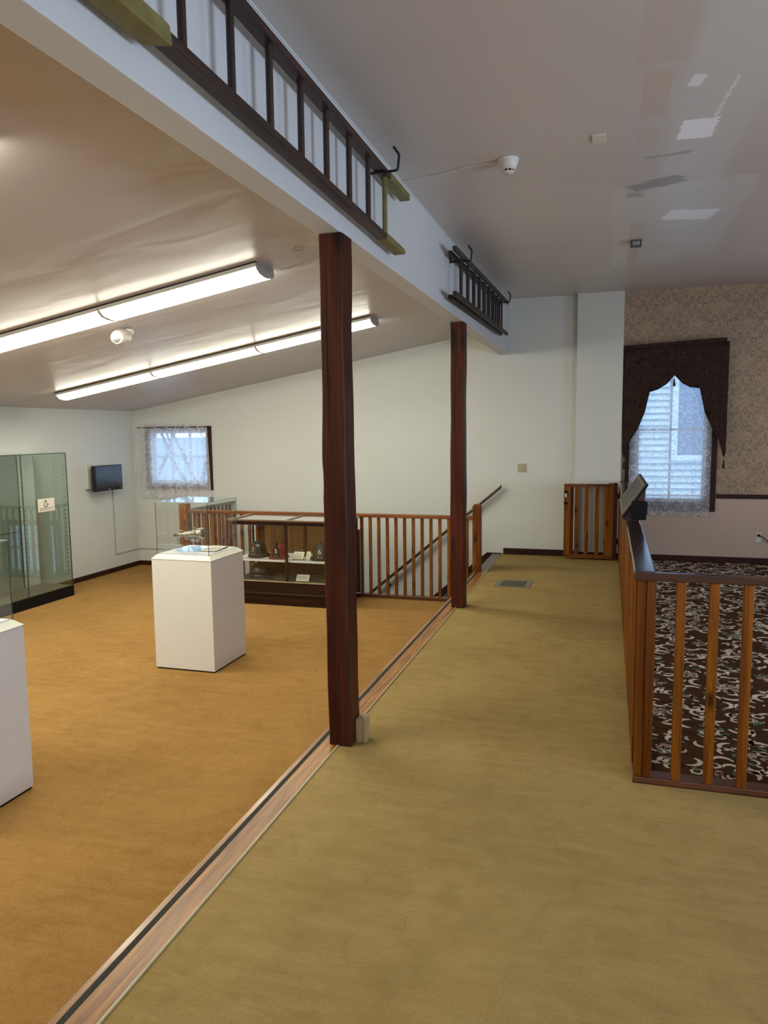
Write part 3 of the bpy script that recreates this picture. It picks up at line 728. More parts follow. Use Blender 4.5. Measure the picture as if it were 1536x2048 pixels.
for y in (5.69,5.98,6.26,6.53,6.80,7.06,7.33,7.61,7.88):
    obj('rung',MB().tube([(-1.10,y,zb2(y)+.015),(-1.10,y,zt2(y)+.015)],.010,8),M['rung'],l2)
    obj('rung',MB().tube([(-1.165,y+.30,zb2(y)+.015),(-1.165,y+.30,zt2(y)+.015)],.010,8),M['rung'],l2)

# ------------------------------------------------------------------ fluorescent fixtures on the sloped ceiling
ang=math.atan(.1725)
def fixture(xr,y0,label,endR,endL,proto=[None]):
    L=1.225*math.cos(ang)
    lab='fluorescent wraparound lights on the sloped ceiling'
    root=thing('ceiling_light',label,'light',(xr,y0+.13,zl(xr)),lab)
    root.rotation_euler=(0,-ang,0)
    if proto[0] is None:
        proto[0]=[]
        def part(nm,mb,mt,bev=0):
            o=obj(nm,mb,mt,None,origin=(0,0,0),bevel=bev); o.parent=None; return o
        Lf=1.24; w=.13
        housing=part('housing',MB().box(-Lf+.004,-.004,-w+.004,w-.004,-.022,-.001),M['fixture'])
        prof=[(-w,-.020),(-w+.006,-.040),(-w+.035,-.066),(-.03,-.078),(.03,-.078),(w-.035,-.066),(w-.006,-.040),(w,-.020)]
        dm=MB(); vs=[(x,a,b) for x in(-Lf+.012,-.012) for a,b in prof]; k=len(prof); dm.keep=False
        dm.add(vs,[(i,i+1,i+1+k,i+k) for i in range(k-1)],0,True)
        diff=part('diffuser',dm,M['diff'])
        lip=part('side_lip',MB().box(-Lf+.002,-.002,-w-.012,-w+.004,-.034,-.010),M['fixture'])
        gap=part('mounting_gap_shade',MB().box(-Lf,0,-w-.010,-w+.01,-.010,-.0005),M['hole'])  # solid dark strip standing in for the shadow line along the near edge
        capm=MB().prism([(a,b-.002) for a,b in prof]+[(w+.002,0),(-w-.002,0)],0,-.012,.0)
        cap=part('end_cap',capm,M['fix_end'])
        capl=part('end_cap',MB().prism([(a,b-.002) for a,b in prof]+[(w+.002,0),(-w-.002,0)],0,-Lf,-Lf+.012),M['fixture'])
        proto[0]=[housing,diff,cap,capl,lip,gap]
        for o in proto[0]: o.parent=root
    else:
        for o in proto[0]:
            c=o.copy(); C.objects.link(c); c.parent=root
    return root
for k,t in enumerate(('fluorescent ceiling light at the right end of the near row','fluorescent ceiling light second from the right end of the near row','fluorescent ceiling light third from the right end of the near row')):
    fixture(-2.20-1.222*k,4.46,t,k==0,k==2)
for k,t in enumerate(('fluorescent ceiling light at the right end of the far row, passing behind the post','middle fluorescent ceiling light of the far row','fluorescent ceiling light at the left end of the far row')):
    fixture(-2.20-1.222*k,6.85,t,k==0,k==2)
for yy,rw in ((2.07,'third'),(-.32,'fourth')):  # rows out of view, added to raise the light levels near the camera
    for k,t in enumerate(('right end','middle','left end')):
        if rw=='fourth' and k==0: continue
        fixture(-2.20-1.222*k,yy,'fluorescent ceiling light at the %s of the %s row, added out of view nearer the camera'%(t,rw),0,0)
# ------------------------------------------------------------------ detectors and ceiling devices
sd=thing('smoke_detector','round white smoke detector on the right ceiling with a white wire leading to it','detector',(-.56,4.25,3.04))
obj('base_ring',MB().lathe([(.056,0),(.056,-.008),(.050,-.012),(.001,-.012)],(-.56,4.25,3.039),28),M['plastic_w'],sd)
obj('body',MB().lathe([(.052,-.010),(.050,-.028),(.040,-.050),(.030,-.056)],(-.56,4.25,3.039),28),M['plastic_w'],sd)
mb=MB().lathe([(.026,-.055),(.026,-.066)],(-.56,4.25,3.039),20,1); mb.lathe([(.030,-.066),(.028,-.072),(.001,-.073)],(-.56,4.25,3.039),24,0)
for k in range(8): a=k*PI/4; mb.box(-.56+.029*math.cos(a)-.003,-.56+.029*math.cos(a)+.003,4.25+.029*math.sin(a)-.003,4.25+.029*math.sin(a)+.003,2.972,2.985,0)
obj('sensor_grille',mb,[M['plastic_w'],M['hole']],sd)
tag(obj('ceiling_wire',MB().tube([(-1.205,4.40,3.035),(-1.0,4.36,3.036),(-.8,4.29,3.036),(-.61,4.255,3.036)],.0025,6),M['plastic_w'],origin=(-.9,4.35,3.04)),'thin white wire running along the ceiling from the beam to the round detector','wire')
tag(obj('ceiling_cover_plate',MB().box(-.118,-.050,4.05,4.15,3.032,3.044),M['plastic'],origin=(-.08,4.1,3.04),bevel=.003),'small square cream cover plate on the right ceiling','cover plate')
mb=MB().box(.125,.210,6.34,6.42,zc(6.4)-.045,zc(6.4)-.001,0); mb.box(.14,.195,6.333,6.342,zc(6.4)-.042,zc(6.4)-.012,1)
tag(obj('ceiling_sensor',mb,[plain('dark_grey_box',(.07,.07,.08),.4),M['steel']],origin=(.167,6.38,3.05),bevel=.003),'small dark grey box on the patched part of the right ceiling','sensor')
# tilted emergency lamp head beside the near row of lights
el=thing('spot_lamp','white swivelling spot head on the sloped ceiling below the near light row','lamp',(-3.72,5.12,2.40))
Rm=Matrix.Rotation(math.radians(68),3,'X')@Matrix.Rotation(math.radians(-28),3,'Z')
ax=Vector((.10,-.97,-.18)).normalized(); q=Vector((0,0,1)).rotation_difference(ax).to_matrix()
obj('head',MB().lathe([(.001,-.075),(.04,-.07),(.058,-.04),(.060,.06),(.052,.085)],(-3.70,5.11,2.335),26,M=q),M['plastic'],el)
mb=MB().lathe([(.052,.085),(.046,.10),(.001,.10)],(-3.70,5.11,2.335),26,0,M=q)
mb.lathe([(.040,.101),(.030,.104),(.001,.104)],(-3.70,5.11,2.335),20,1,M=q)
obj('lens_ring',mb,[M['plastic_w'],M['steel']],el)
obj('mount',MB().lathe([(.040,0),(.040,-.03),(.03,-.045),(.001,-.045)],(-3.70,5.19,2.402),20),M['plastic'],el)
tag(obj('ceiling_ring',MB().lathe([(.030,-.001),(.034,-.004),(.038,-.001)],(-1.90,4.45,zl(-1.90)-.001),24,M=Matrix.Rotation(-ang,3,'Y')),M['ceil_l'],origin=(-1.9,4.45,2.7)),'faint painted ring on the sloped ceiling between the near light and the post','ring')

# ------------------------------------------------------------------ pedestals and vitrines
def pedestal(cx,cy,label,lab2):
    root=thing('display_pedestal',label,'pedestal',(cx,cy,LOW)); h=.272; top=.585
    obj('body',MB().box(cx-h,cx+h,cy-h,cy+h,LOW+.012,top-.026),M['white'],root,bevel=.002)
    obj('plinth_shadow_gap',MB().box(cx-h+.008,cx+h-.008,cy-h+.008,cy+h-.008,LOW,LOW+.012),M['black'],root)
    g=.033
    mb=MB(); mb.hexa([(cx-h-.003,cy-h-.003,top-.026),(cx+h+.003,cy-h-.003,top-.026),(cx+h+.003,cy+h+.003,top-.026),(cx-h-.003,cy+h+.003,top-.026)],[(cx-h+g,cy-h+g,top+.006),(cx+h-g,cy-h+g,top+.006),(cx+h-g,cy+h-g,top+.006),(cx-h+g,cy+h-g,top+.006)])
    obj('bevelled_top',mb,M['bevelw'],root)
    obj('deck_board',MB().box(cx-h+g+.012,cx+h-g-.012,cy-h+g+.012,cy+h-g-.012,top+.006,top+.012),M['board'],root)
    v=thing('glass_vitrine',lab2,'vitrine',(cx,cy,top+.006)); a=h-g-.002; z0,z1=top+.007,1.018; t=.005
    obj('glass_pane',MB().box(cx-a,cx+a,cy-a,cy-a+t,z0,z1),M['glass'],v); obj('glass_pane',MB().box(cx-a,cx+a,cy+a-t,cy+a,z0,z1),M['glass'],v)
    obj('glass_pane',MB().box(cx-a,cx-a+t,cy-a+t,cy+a-t,z0,z1),M['glass'],v); obj('glass_pane',MB().box(cx+a-t,cx+a,cy-a+t,cy+a-t,z0,z1),M['glass'],v)
    obj('glass_top',MB().box(cx-a,cx+a,cy-a,cy+a,z1,z1+t),M['glass'],v)
    mb=MB(); e=.0035
    for sx in(-1,1):
        for sy in(-1,1): mb.box(cx+sx*a-e/2,cx+sx*a+e/2,cy+sy*a-e/2,cy+sy*a+e/2,z0,z1)
    for s_ in(-1,1): mb.box(cx-a,cx+a,cy+s_*a-e/2,cy+s_*a+e/2,z1,z1+.005,1); mb.box(cx+s_*a-e/2,cx+s_*a+e/2,cy-a,cy+a,z1,z1+.005,1)
    obj('glass_edge',mb,[M['edge'],M['edge_l']],v)
    return root
pedestal(-3.285,5.42,'white square display pedestal in the middle of the tan carpet','clear glass box on the middle pedestal covering the silver nozzle')
pedestal(-3.270,2.885,'white square display pedestal cut off by the left edge of the photo','clear glass box on the pedestal at the left edge')
# silver nozzle on acrylic stand
nz=thing('silver_nozzle','antique silver fire hose nozzle lying in a clear stand under glass','nozzle',(-3.34,5.40,.60))
ax=Vector((1,.02,.085)).normalized(); q=Vector((0,0,1)).rotation_difference(ax).to_matrix(); o_=(-3.480,5.375,.722)
obj('barrel',MB().lathe([(.006,0),(.011,.001),(.0115,.03),(.014,.032),(.014,.05),(.017,.055),(.017,.065),(.020,.09),(.025,.10),(.022,.105),(.024,.12),(.034,.20),(.036,.215),(.044,.222),(.046,.240),(.040,.246),(.048,.256),(.046,.272),(.034,.278),(.001,.278)],o_,24,M=q),M['silver'],nz)
obj('tip',MB().lathe([(.0095,-.003),(.011,-.002),(.0105,.006)],o_,16,M=q),M['black'],nz)
mb=MB()
p=lambda s_,dz:tuple(Vector(o_)+ax*s_+Vector((0,0,dz)))
mb.tube([p(.05,.012),p(.055,.03),p(.07,.036),p(.085,.030)],.004,8); mb.tube([p(.20,.03),p(.20,.05),p(.19,.056)],.004,8); mb.tube([p(.10,-.02),p(.10,-.04)],.005,8)
mb.tube([p(.10,-.036),p(.16,-.040),p(.21,-.048),p(.24,-.046)],.004,8); mb.tube([p(.16,-.055),p(.20,-.058),p(.245,-.05)],.008,8)
obj('handles',mb,M['silver'],nz)
st=thing('acrylic_stand','clear acrylic cradle holding the silver nozzle','stand',(-3.34,5.42,.60))
mb=MB().box(-3.435,-3.430,5.34,5.41,.598,.705); mb.box(-3.262,-3.257,5.34,5.41,.598,.672); mb.box(-3.39,-3.386,5.33,5.335,.598,.69)
obj('upright',mb,M['acrylic'],st); obj('base_plate',MB().box(-3.46,-3.24,5.32,5.56,.5975,.602),M['acrylic'],st)
mb=MB().box(-3.235,-3.080,5.35,5.60,.600,.606,0)
mb=MB(); mb.hexa([(-3.235,5.345,.599),(-3.08,5.345,.599),(-3.10,5.60,.603),(-3.255,5.60,.603)],[(-3.235,5.345,.604),(-3.08,5.345,.604),(-3.10,5.60,.608),(-3.255,5.60,.608)],1)
mb.hexa([(-3.230,5.35,.6045),(-3.085,5.35,.6045),(-3.105,5.595,.6085),(-3.25,5.595,.6085)],[(-3.230,5.35,.6055),(-3.085,5.35,.6055),(-3.105,5.595,.6095),(-3.25,5.595,.6095)],0)
for k in range(5): mb.box(-3.222,-3.10,5.38+.04*k,5.39+.04*k,.6058+.0007*k,.6070+.0007*k,2)
tag(obj('caption_card',mb,[M['card'],M['ink'],M['ink']],origin=(-3.16,5.47,.6)),'printed caption card lying beside the silver nozzle under glass','card')
mb=MB().box(-3.46,-3.08,2.80,3.08,.5975,.6035)
tag(obj('caption_card',mb,M['board'],origin=(-3.27,2.94,.6)),'pale lilac card under the glass box at the left edge','card')

# ------------------------------------------------------------------ glass wall cabinet
gc=thing('glass_cabinet','tall frameless glass display cabinet with black plinth against the left wall','cabinet',(-6.4,6.3,LOW))
y1,y0=7.32,5.18; xf,xk=-6.17,-6.62; zb_,zt_=-.236,1.357
obj('plinth',MB().box(xk,xf+.004,y0,y1+.012,LOW,zb_),M['black'],gc,bevel=.002)
obj('deck',MB().box(xk+.005,xf-.012,y0+.01,y1-.01,zb_,zb_+.006),plain('grey_deck',(.20,.21,.20),.4),gc)
ydiv=6.612
obj('door',MB().box(xf-.006,xf,ydiv+.002,y1,zb_,zt_),M['glass_g'],gc); obj('door',MB().box(xf-.006,xf,y0+.715,ydiv-.002,zb_,zt_),M['glass_g'],gc); obj('door',MB().box(xf-.006,xf,y0,y0+.711,zb_,zt_),M['glass_g'],gc)
obj('side_glass',MB().box(xk,xf-.006,y1-.006,y1,zb_,zt_),M['glass_g'],gc); obj('side_glass',MB().box(xk,xf-.006,y0,y0+.006,zb_,zt_),M['glass_g'],gc)
obj('top_glass',MB().box(xk,xf,y0,y1,zt_,zt_+.006),M['glass_g'],gc)
obj('back_panel',MB().box(xk,xk+.012,y0,y1-.30,zb_,zt_),plain('pale_green_back',(.27,.31,.28),.4),gc)
mb=MB()
for yy in(y0,y0+.713,ydiv,y1): mb.box(xf-.007,xf+.0015,yy-.004,yy+.004,zb_,zt_)
mb.box(xf-.004,xf+.001,y0,y1,zt_-.004,zt_+.006); mb.box(xk,xf,y1-.005,y1+.001,zt_-.003,zt_+.006)
mb.box(xk+.03,xk+.036,ydiv-.003,ydiv+.003,zb_,zt_); mb.box(xk+.01,xk+.02,y1-.31,y1-.30,zb_,zt_)
obj('glass_edge',mb,M['edge'],gc)
obj('glass_shelf',MB().box(xk+.04,xf-.02,y0+.02,ydiv-.03,.515,.522),M['glass_g'],gc)
obj('shelf_edge',MB().box(xf-.021,xf-.018,y0+.02,ydiv-.03,.514,.523),M['edge'],gc)
mb=MB()
for yy in(y1-.03,ydiv+.03,ydiv-.03,y0+.05):
    for k in range(26): mb.box(xf-.03,xf-.012,yy-.003,yy+.003,-.1+.052*k,-.094+.052*k)
obj('shelf_pins',mb,M['edge'],gc)
mb=MB().box(xf-.01,xf+.008,ydiv-.03,ydiv+.03,.786,.794); mb.box(xf-.01,xf+.006,y1-.02,y1+.004,.80,.808)
obj('clip',mb,M['steel'],gc)
# notice taped to cabinet door
sg=thing('notice_sign','white notice with a small drawing and two printed lines on the glass cabinet door','sign',(-6.165,6.955,.78))
obj('card',MB().box(-6.168,-6.166,6.825,7.085,.700,.848),M['card'],sg)
def onx(mb,pts,x,m=0): mb.add([(x,a,b) for a,b in pts],[tuple(range(len(pts)))],m)
mb=MB(); X=-6.1655; cy_,cz_=6.945,.785
outl=[(0,.045),(.012,.042),(.018,.028),(.026,.008),(.032,-.012),(.030,-.026),(.018,-.034),(0,-.036),(-.018,-.034),(-.030,-.026),(-.034,-.010),(-.028,.010),(-.016,.030),(-.010,.042)]
for i in range(len(outl)):
    a=outl[i]; b=outl[(i+1)%len(outl)]; f=.72
    onx(mb,[(cy_+a[0],cz_+a[1]),(cy_+b[0],cz_+b[1]),(cy_+b[0]*f,cz_+b[1]*f),(cy_+a[0]*f,cz_+a[1]*f)],X)
onx(mb,[(cy_-.008,cz_+.044),(cy_+.010,cz_+.044),(cy_+.012,cz_+.030),(cy_-.006,cz_+.028)],X)
onx(mb,[(cy_+.024,cz_-.012),(cy_+.034,cz_-.014),(cy_+.060,cz_-.002),(cy_+.034,cz_-.004)],X)
onx(mb,[(cy_+.004,cz_+.02),(cy_+.008,cz_+.02),(cy_+.012,cz_-.02),(cy_+.006,cz_-.02)],X)
obj('drawing',mb,M['inkd'],sg)
rr=random.Random(5)
for zr in(.735,.716):
    mb=MB(); yy=6.85
    while yy<7.055:
        w_=rr.uniform(.008,.03); onx(mb,[(yy,zr),(yy+w_,zr),(yy+w_,zr+.008),(yy,zr+.008)],X); yy+=w_+.005
    obj('printed_line',mb,M['ink'],sg)

# ------------------------------------------------------------------ monitor and cable
tv=thing('wall_monitor','small black flat monitor mounted on the left wall near the corner','monitor',(-6.55,8.49,.81))
obj('wall_plate',MB().box(-6.648,-6.60,8.22,8.62,.85,1.17),M['plastic_w'],tv,bevel=.004)
obj('arm',MB().box(-6.60,-6.53,8.30,8.62,.86,1.10),M['black'],tv)
obj('casing',MB().box(-6.53,-6.475,8.205,8.785,.812,1.158),M['bezel'],tv,bevel=.006)
obj('screen',MB().box(-6.476,-6.472,8.228,8.765,.855,1.142),M['screen'],tv)
obj('badge',MB().box(-6.475,-6.4725,8.47,8.52,.826,.838),M['steel'],tv)
obj('button',MB().box(-6.475,-6.472,8.745,8.765,.835,.855),M['steel'],tv)
mb=MB().box(-6.648,-6.640,8.778,8.790,-.117,.82); mb.box(-6.648,-6.640,8.778,YB,-.122,-.110); mb.box(XL,-5.15,YB-.010,YB-.002,-.122,-.110)
struct('trim_4',mb,plain('shaded_conduit',(.36,.36,.34),.5),bevel=.001)  # grey puts the conduit's shadow line into its colour
struct('trim_5',MB().box(XL+.001,XL+.02,YB-.022,YB-.002,LOW+.065,1.86),M['wall'])

# ------------------------------------------------------------------ wooden showcase
cs=thing('wooden_showcase','antique dark wood and glass showcase holding fire helmets behind the middle pedestal','showcase',(-3.42,7.7,LOW))
cx0,cx1,cy0,cy1=-4.09,-2.752,7.43,7.99
obj('plinth',MB().box(cx0+.02,cx1-.02,cy0+.02,cy1-.02,LOW,-.245),M['case'],cs,bevel=.004)
obj('moulding',MB().box(cx0-.012,cx1+.012,cy0-.014,cy1+.004,-.245,-.215),M['case'],cs,bevel=.008)
obj('bottom_panel',MB().box(cx0,cx1,cy0,cy1,-.215,-.092),M['case'],cs,bevel=.003)
obj('sill_edge',MB().box(cx0+.01,cx1-.01,cy0-.004,cy0+.012,-.094,-.086),M['rawwood'],cs)
for x in(cx0,cx1-.022):
    for y in(cy0,cy1-.022): obj('corner_post',MB().box(x,x+.022,y,y+.022,-.092,.558),M['case_v'],cs,bevel=.003)
obj('centre_post',MB().box(-3.419,-3.391,cy0,cy0+.022,-.092,.558),M['case_v'],cs,bevel=.003)
mb=MB().box(cx0,cx1,cy0,cy0+.022,.545,.585); mb.box(cx0,cx1,cy1-.022,cy1,.545,.585); mb.box(cx0,cx0+.022,cy0+.022,cy1-.022,.545,.585); mb.box(cx1-.022,cx1,cy0+.022,cy1-.022,.545,.585)
obj('apron',mb,M['case'],cs,bevel=.002)
mb=MB().box(cx0-.03,cx1+.03,cy0-.04,cy0+.02,.585,.606); mb.box(cx0-.03,cx1+.03,cy1-.02,cy1+.012,.585,.606); mb.box(cx0-.03,cx0+.03,cy0+.02,cy1-.02,.585,.606); mb.box(cx1-.03,cx1+.03,cy0+.02,cy1-.02,.585,.606); mb.box(-3.425,-3.40,cy0+.02,cy1-.02,.585,.606)
obj('top_frame',mb,wood('showcase_top_wood',(.06,.02,.008),(.12,.05,.022),0,10,.2,0,70,.6),cs,bevel=.005)
obj('top_glass',MB().box(cx0+.03,cx1-.03,cy0+.02,cy1-.02,.590,.596),M['glass_g'],cs)
obj('front_glass',MB().box(cx0+.022,cx1-.022,cy0+.008,cy0+.012,-.09,.545),M['glass'],cs)
obj('side_glass',MB().box(cx0+.008,cx0+.012,cy0+.022,cy1-.022,-.09,.545),M['glass'],cs); obj('side_glass',MB().box(cx1-.012,cx1-.008,cy0+.022,cy1-.022,-.09,.545),M['glass'],cs)
obj('display_shelf',MB().box(cx0+.02,cx1-.02,cy0+.035,cy1-.03,.128,.148),M['white'],cs,bevel=.002)
obj('display_floor',MB().box(cx0+.02,cx1-.02,cy0+.022,cy1-.03,-.092,-.088),M['cloth_g'],cs)
mb=MB().box(-3.99,cx1-.02,cy1-.032,cy1-.024,.15,.545,0); mb.box(-3.99,cx1-.02,cy1-.032,cy1-.024,-.088,.128,1)
obj('back_panel',mb,[M['panel'],M['case']],cs)
for x in(-4.0,-3.955,-3.41,-3.12): obj('back_stile',MB().box(x,x+.028,cy1-.045,cy1-.03,-.088,.545),M['case_v'],cs)
# helmets
def helmet(cx,cy,z,mat,label,rotz,shieldmat,num,s_=1.0,shield=True):
    root=thing('fire_helmet',label,'helmet',(cx,cy,z))
    Rz=Matrix.Rotation(rotz,3,'Z')   # rotz=0: front faces -Y
    P=lambda x,y,zz: tuple(Vector((cx,cy,z))+Rz@Vector((x*s_,y*s_,zz*s_*1.2)))
    # dome with eight raised ridges
    mb=MB(); n_=48; prof=[(0,0.0),(.12,.02),(.3,.045),(.5,.07),(.7,.10),(.85,.125),(.95,.142),(1,.150)]
    rows=[]
    for i in range(11):
        t=i/10; a=t*PI/2; r=math.cos(a); h=.030+.115*math.sin(a)
        row_=[]
        for k in range(n_):
            th=2*PI*k/n_; rd=1+.035*max(0,math.cos(8*th))**6*(r**.3)
            row_.append(P(.092*r*rd*math.cos(th),.112*r*rd*math.sin(th),h))
        rows.append(row_)
    mb.add([p_ for r_ in rows for p_ in r_],[(i*n_+k,i*n_+(k+1)%n_,(i+1)*n_+(k+1)%n_,(i+1)*n_+k) for i in range(10) for k in range(n_)],0,True)
    obj('dome',mb,mat,root)
    mb=MB(); rows=[]
    for (f,dz) in ((1.0,.032),(1.12,.024),(1.0,-1),(1.0,-2)):
        row_=[]
        for k in range(n_):
            th=2*PI*k/n_; bk=max(0,math.sin(th)); fr=max(0,-math.sin(th))
            ox=.118+.012*bk; oy=.130+.060*bk**1.5
            if dz>0: q_=(.092*f*math.cos(th),.112*f*math.sin(th),dz+.006)
            else: q_=(ox*math.cos(th),oy*math.sin(th),(.014 if dz==-1 else .004)+.0*fr-.004*abs(math.cos(th))+.004)
            row_.append(P(*q_))
        rows.append(row_)
    mb.add([p_ for r_ in rows for p_ in r_],[(i*n_+k,i*n_+(k+1)%n_,(i+1)*n_+(k+1)%n_,(i+1)*n_+k) for i in range(3) for k in range(n_)],0,True)
    obj('brim',mb,mat,root)
    mb=MB(); mb.tube([P(0,-.06,.130),P(0,-.085,.150),P(0,-.105,.152),P(0,-.112,.138)],[.006*s_,.008*s_,.008*s_,.005*s_],8); mb.lathe([(.018*s_,0),(.014*s_,.008*s_),(.001,.010*s_)],P(0,0,.143),14)
    obj('crest',mb,mat if num!='5' else M['black'],root)
    if shield:
        fr=obj('front_shield',MB().hexa([P(-.038,-.132,.020),P(.038,-.132,.020),P(.040,-.118,.085),P(-.040,-.118,.085)],[P(-.036,-.124,.022),P(.036,-.124,.022),P(.038,-.110,.085),P(-.038,-.110,.085)]).hexa([P(-.040,-.118,.085),P(.040,-.118,.085),P(.022,-.105,.135),P(-.022,-.105,.135)],[P(-.038,-.110,.085),P(.038,-.110,.085),P(.020,-.097,.135),P(-.020,-.097,.135)]),shieldmat,root,bevel=.002)
        Rt=Rz@Matrix.Rotation(PI/2-.2,3,'X')
        text_mesh('numeral',num,.072*s_,M['numeral'],root,P(0,-.1285,.078),Rt,.0015,.0008)
        mb=MB()
        for x in(-.014,.014): mb.lathe([(.006,0),(.005,.003),(.001,.003)],P(x,-.1345,.035),10,M=Rz@Matrix.Rotation(PI/2,3,'X'))
        obj('shield_studs',mb,M['numeral'],root)
    return root
helmet(-3.855,7.66,.149,M['blk_h'],'black fire helmet with a brown shield numbered 1, leftmost on the showcase shelf',-.02,M['shield_r'],'1',1.02)
helmet(-3.585,7.62,.149,M['red_h'],'red fire helmet with black numbered shield on the showcase shelf',.20,M['black'],'5',.98)
helmet(-3.065,7.64,.149,M['grn_h'],'dark olive fire helmet numbered 6 at the right of the showcase shelf',.22,M['grn_h'],'6',1.12)
helmet(-3.87,7.70,-.087,M['blk_h'],'glossy black fire helmet on the showcase floor under the numbered helmets',-1.2,M['black'],'',.95,False)
helmet(-3.36,7.80,.149,plain('dark_red_leather',(.05,.006,.005),.4),'dark red helmet peeping out behind the framed card on the shelf',.3,M['black'],'',.6,False)
def cardsign(x0,x1,y0,z0,h,tilt,label,lines,mat):
    root=thing('exhibit_card',label,'card',((x0+x1)/2,y0,z0))
    ct,st_=math.cos(tilt),math.sin(tilt)
    P=lambda x,u,d:(x,y0+u*st_-d*ct,z0+u*ct+d*st_)
    def pl(xa,xb,ua,ub,da,db,m,mb): mb.hexa([P(xa,ua,da),P(xb,ua,da),P(xb,ub,da),P(xa,ub,da)],[P(xa,ua,db),P(xb,ua,db),P(xb,ub,db),P(xa,ub,db)],m)
    mb=MB(); pl(x0,x1,0,h,0,.006,0,mb); obj('backing',mb,M['inkd'] if mat is M['card'] else mat,root)
    mb=MB(); pl(x0+.004,x1-.004,.004,h-.004,.006,.007,0,mb); obj('paper',mb,mat,root)
    rr=random.Random(int(x0*100))
    for k in range(lines):
        mb=MB(); u=h-.02-(h-.03)*k/lines; xx=x0+.014
        while xx<x1-.03:
            w_=rr.uniform(.01,.03); pl(xx,min(xx+w_,x1-.012),u-.004,u,.007,.0076,0,mb); xx+=w_+.004
        obj('printed_line',mb,M['ink'],root)
    return root
cardsign(-3.375,-3.245,7.545,.149,.098,.55,'framed printed card beside the red helmet on the showcase shelf',5,M['card'])
cardsign(-3.245,-3.195,7.60,.149,.092,.55,'narrow yellowish card beside the dark olive helmet on the shelf',4,M['cardy'])
cardsign(-3.325,-3.165,7.50,-.087,.082,.5,'printed white card leaning on the showcase floor under the shelf',5,M['card'])
mb=MB().tube([(-3.12,7.60,-.078),(-3.0,7.56,-.078),(-2.86,7.52,-.076)],[.006,.008,.012],10)
tag(obj('brass_nozzle',mb,M['brass'],origin=(-3.0,7.56,-.087)),'slender brass piece lying on the showcase floor at the right','nozzle')
mb=MB(); mb.tube([(-3.72,7.54,-.076),(-3.68,7.53,-.078),(-3.64,7.54,-.08),(-3.60,7.53,-.08)],[.012,.008,.006,.004],8)
tag(obj('leather_strap',mb,M['black'],origin=(-3.7,7.56,-.087)),'black leather strap lying beside the glossy helmet on the showcase floor','strap')

# ------------------------------------------------------------------ small wall items
sw=thing('light_switch','cream double light switch plate on the far white wall','switch',(-1.037,YB,1.09))
obj('plate',MB().box(-1.092,-.982,YB-.007,YB-.001,1.040,1.146),plain('aged_ivory_plastic',(.40,.36,.24),.4),sw,bevel=.003)
for x in(-1.06,-1.016): obj('toggle',MB().box(x-.006,x+.006,YB-.018,YB-.006,1.082,1.102),M['plastic'],sw,bevel=.002)
ou=thing('wall_outlet','cream wall outlet below the chair rail at the right edge','outlet',(1.665,YB,.30))
obj('plate',MB().box(1.628,1.700,YB-.007,YB-.001,.245,.360),M['plastic'],ou,bevel=.003)
obj('socket',MB().box(1.645,1.683,YB-.010,YB-.006,.258,.298).box(1.645,1.683,YB-.010,YB-.006,.308,.348),M['plastic_w'],ou,bevel=.002)
mb=MB().box(1.652,1.676,YB-.035,YB-.008,.315,.340); mb.tube([(1.672,YB-.03,.325),(1.72,YB-.03,.30),(1.77,YB-.03,.245),(1.83,YB-.03,.19),(1.95,YB-.03,.15),(2.2,YB-.04,.03)],.005,8)
tag(obj('power_cord',mb,M['black'],origin=(1.66,YB-.03,.32)),'black power cord plugged into the outlet at the right edge','cord')
fv=thing('floor_register','bronze metal floor register set in the olive carpet','vent',(-.905,7.5,0))
mb=MB().box(-1.085,-1.035,7.34,7.68,.0,.005); mb.box(-.785,-.735,7.34,7.68,0,.005); mb.box(-1.035,-.785,7.34,7.365,0,.005); mb.box(-1.035,-.785,7.655,7.68,0,.005)
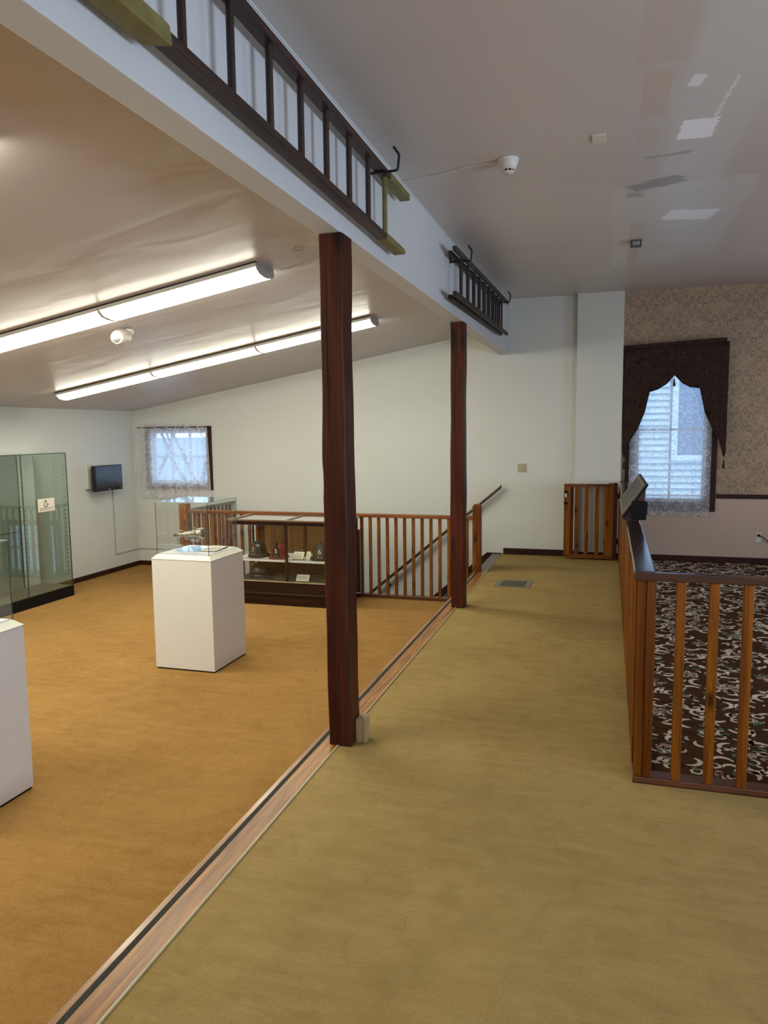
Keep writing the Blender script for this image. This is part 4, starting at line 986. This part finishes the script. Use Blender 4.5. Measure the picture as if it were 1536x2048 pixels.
obj('frame',mb,M['louver'],fv,bevel=.001)
obj('duct',MB().box(-1.035,-.785,7.365,7.655,.0,.0012),M['hole'],fv)
mb=MB()
for k in range(14): x=-1.03+.018*k; mb.box(x,x+.006,7.365,7.655,.001,.004)
for k in range(5): y=7.40+.055*k; mb.box(-1.035,-.785,y,y+.006,.001,.0042)
obj('grille',mb,M['louver'],fv)

# ------------------------------------------------------------------ light
w=bpy.data.worlds.new('world'); bpy.context.scene.world=w; w.use_nodes=True
w.node_tree.nodes['Background'].inputs[0].default_value=(.50,.73,1,1); w.node_tree.nodes['Background'].inputs[1].default_value=1.6
def area(name,loc,rot,sx,sy,power,col):
    l=bpy.data.lights.new(name,'AREA'); l.shape='RECTANGLE'; l.size=sx; l.size_y=sy; l.energy=power; l.color=col
    o=bpy.data.objects.new(name,l); C.objects.link(o); o.location=loc; o.rotation_euler=rot; return o
area('daylight_right_lamp',(XR-.1,1.6,1.5),(0,math.radians(112),0),1.6,2.4,88,(.64,.78,1))  # added area lamp supplying daylight from the right; no window modelled there
area('daylight_near_fill',(1.4,YN+.1,1.4),(math.radians(118),0,0),2.6,1.6,16,(.90,.92,1))  # unseen fill lamp added before the near wall, which has no window
area('daylight_right_far_fill',(XR-.1,6.4,1.5),(0,math.radians(104),0),1.5,1.6,22,(.74,.84,1))  # further added lamp, lifting the far ceiling, wallpaper and patterned carpet
for nm,x,z,sx,sz in (('portal_stair',-3.75,-.19,1.0,.8),('portal_tall',.69,1.55,.78,1.7),('portal_small',-5.915,1.24,.9,.75)):
    p=area(nm,(x,YB+.17,z),(math.radians(-90),0,0),sx,sz,1,(1,1,1)); p.data.cycles.is_portal=True
sc=bpy.context.scene
sc.view_settings.view_transform='Standard'; sc.view_settings.look='None'; sc.view_settings.exposure=1.3; sc.view_settings.gamma=1
sc.cycles.max_bounces=8; sc.cycles.transparent_max_bounces=24; sc.cycles.diffuse_bounces=4; sc.cycles.sample_clamp_indirect=6
sc.cycles.use_denoising=True
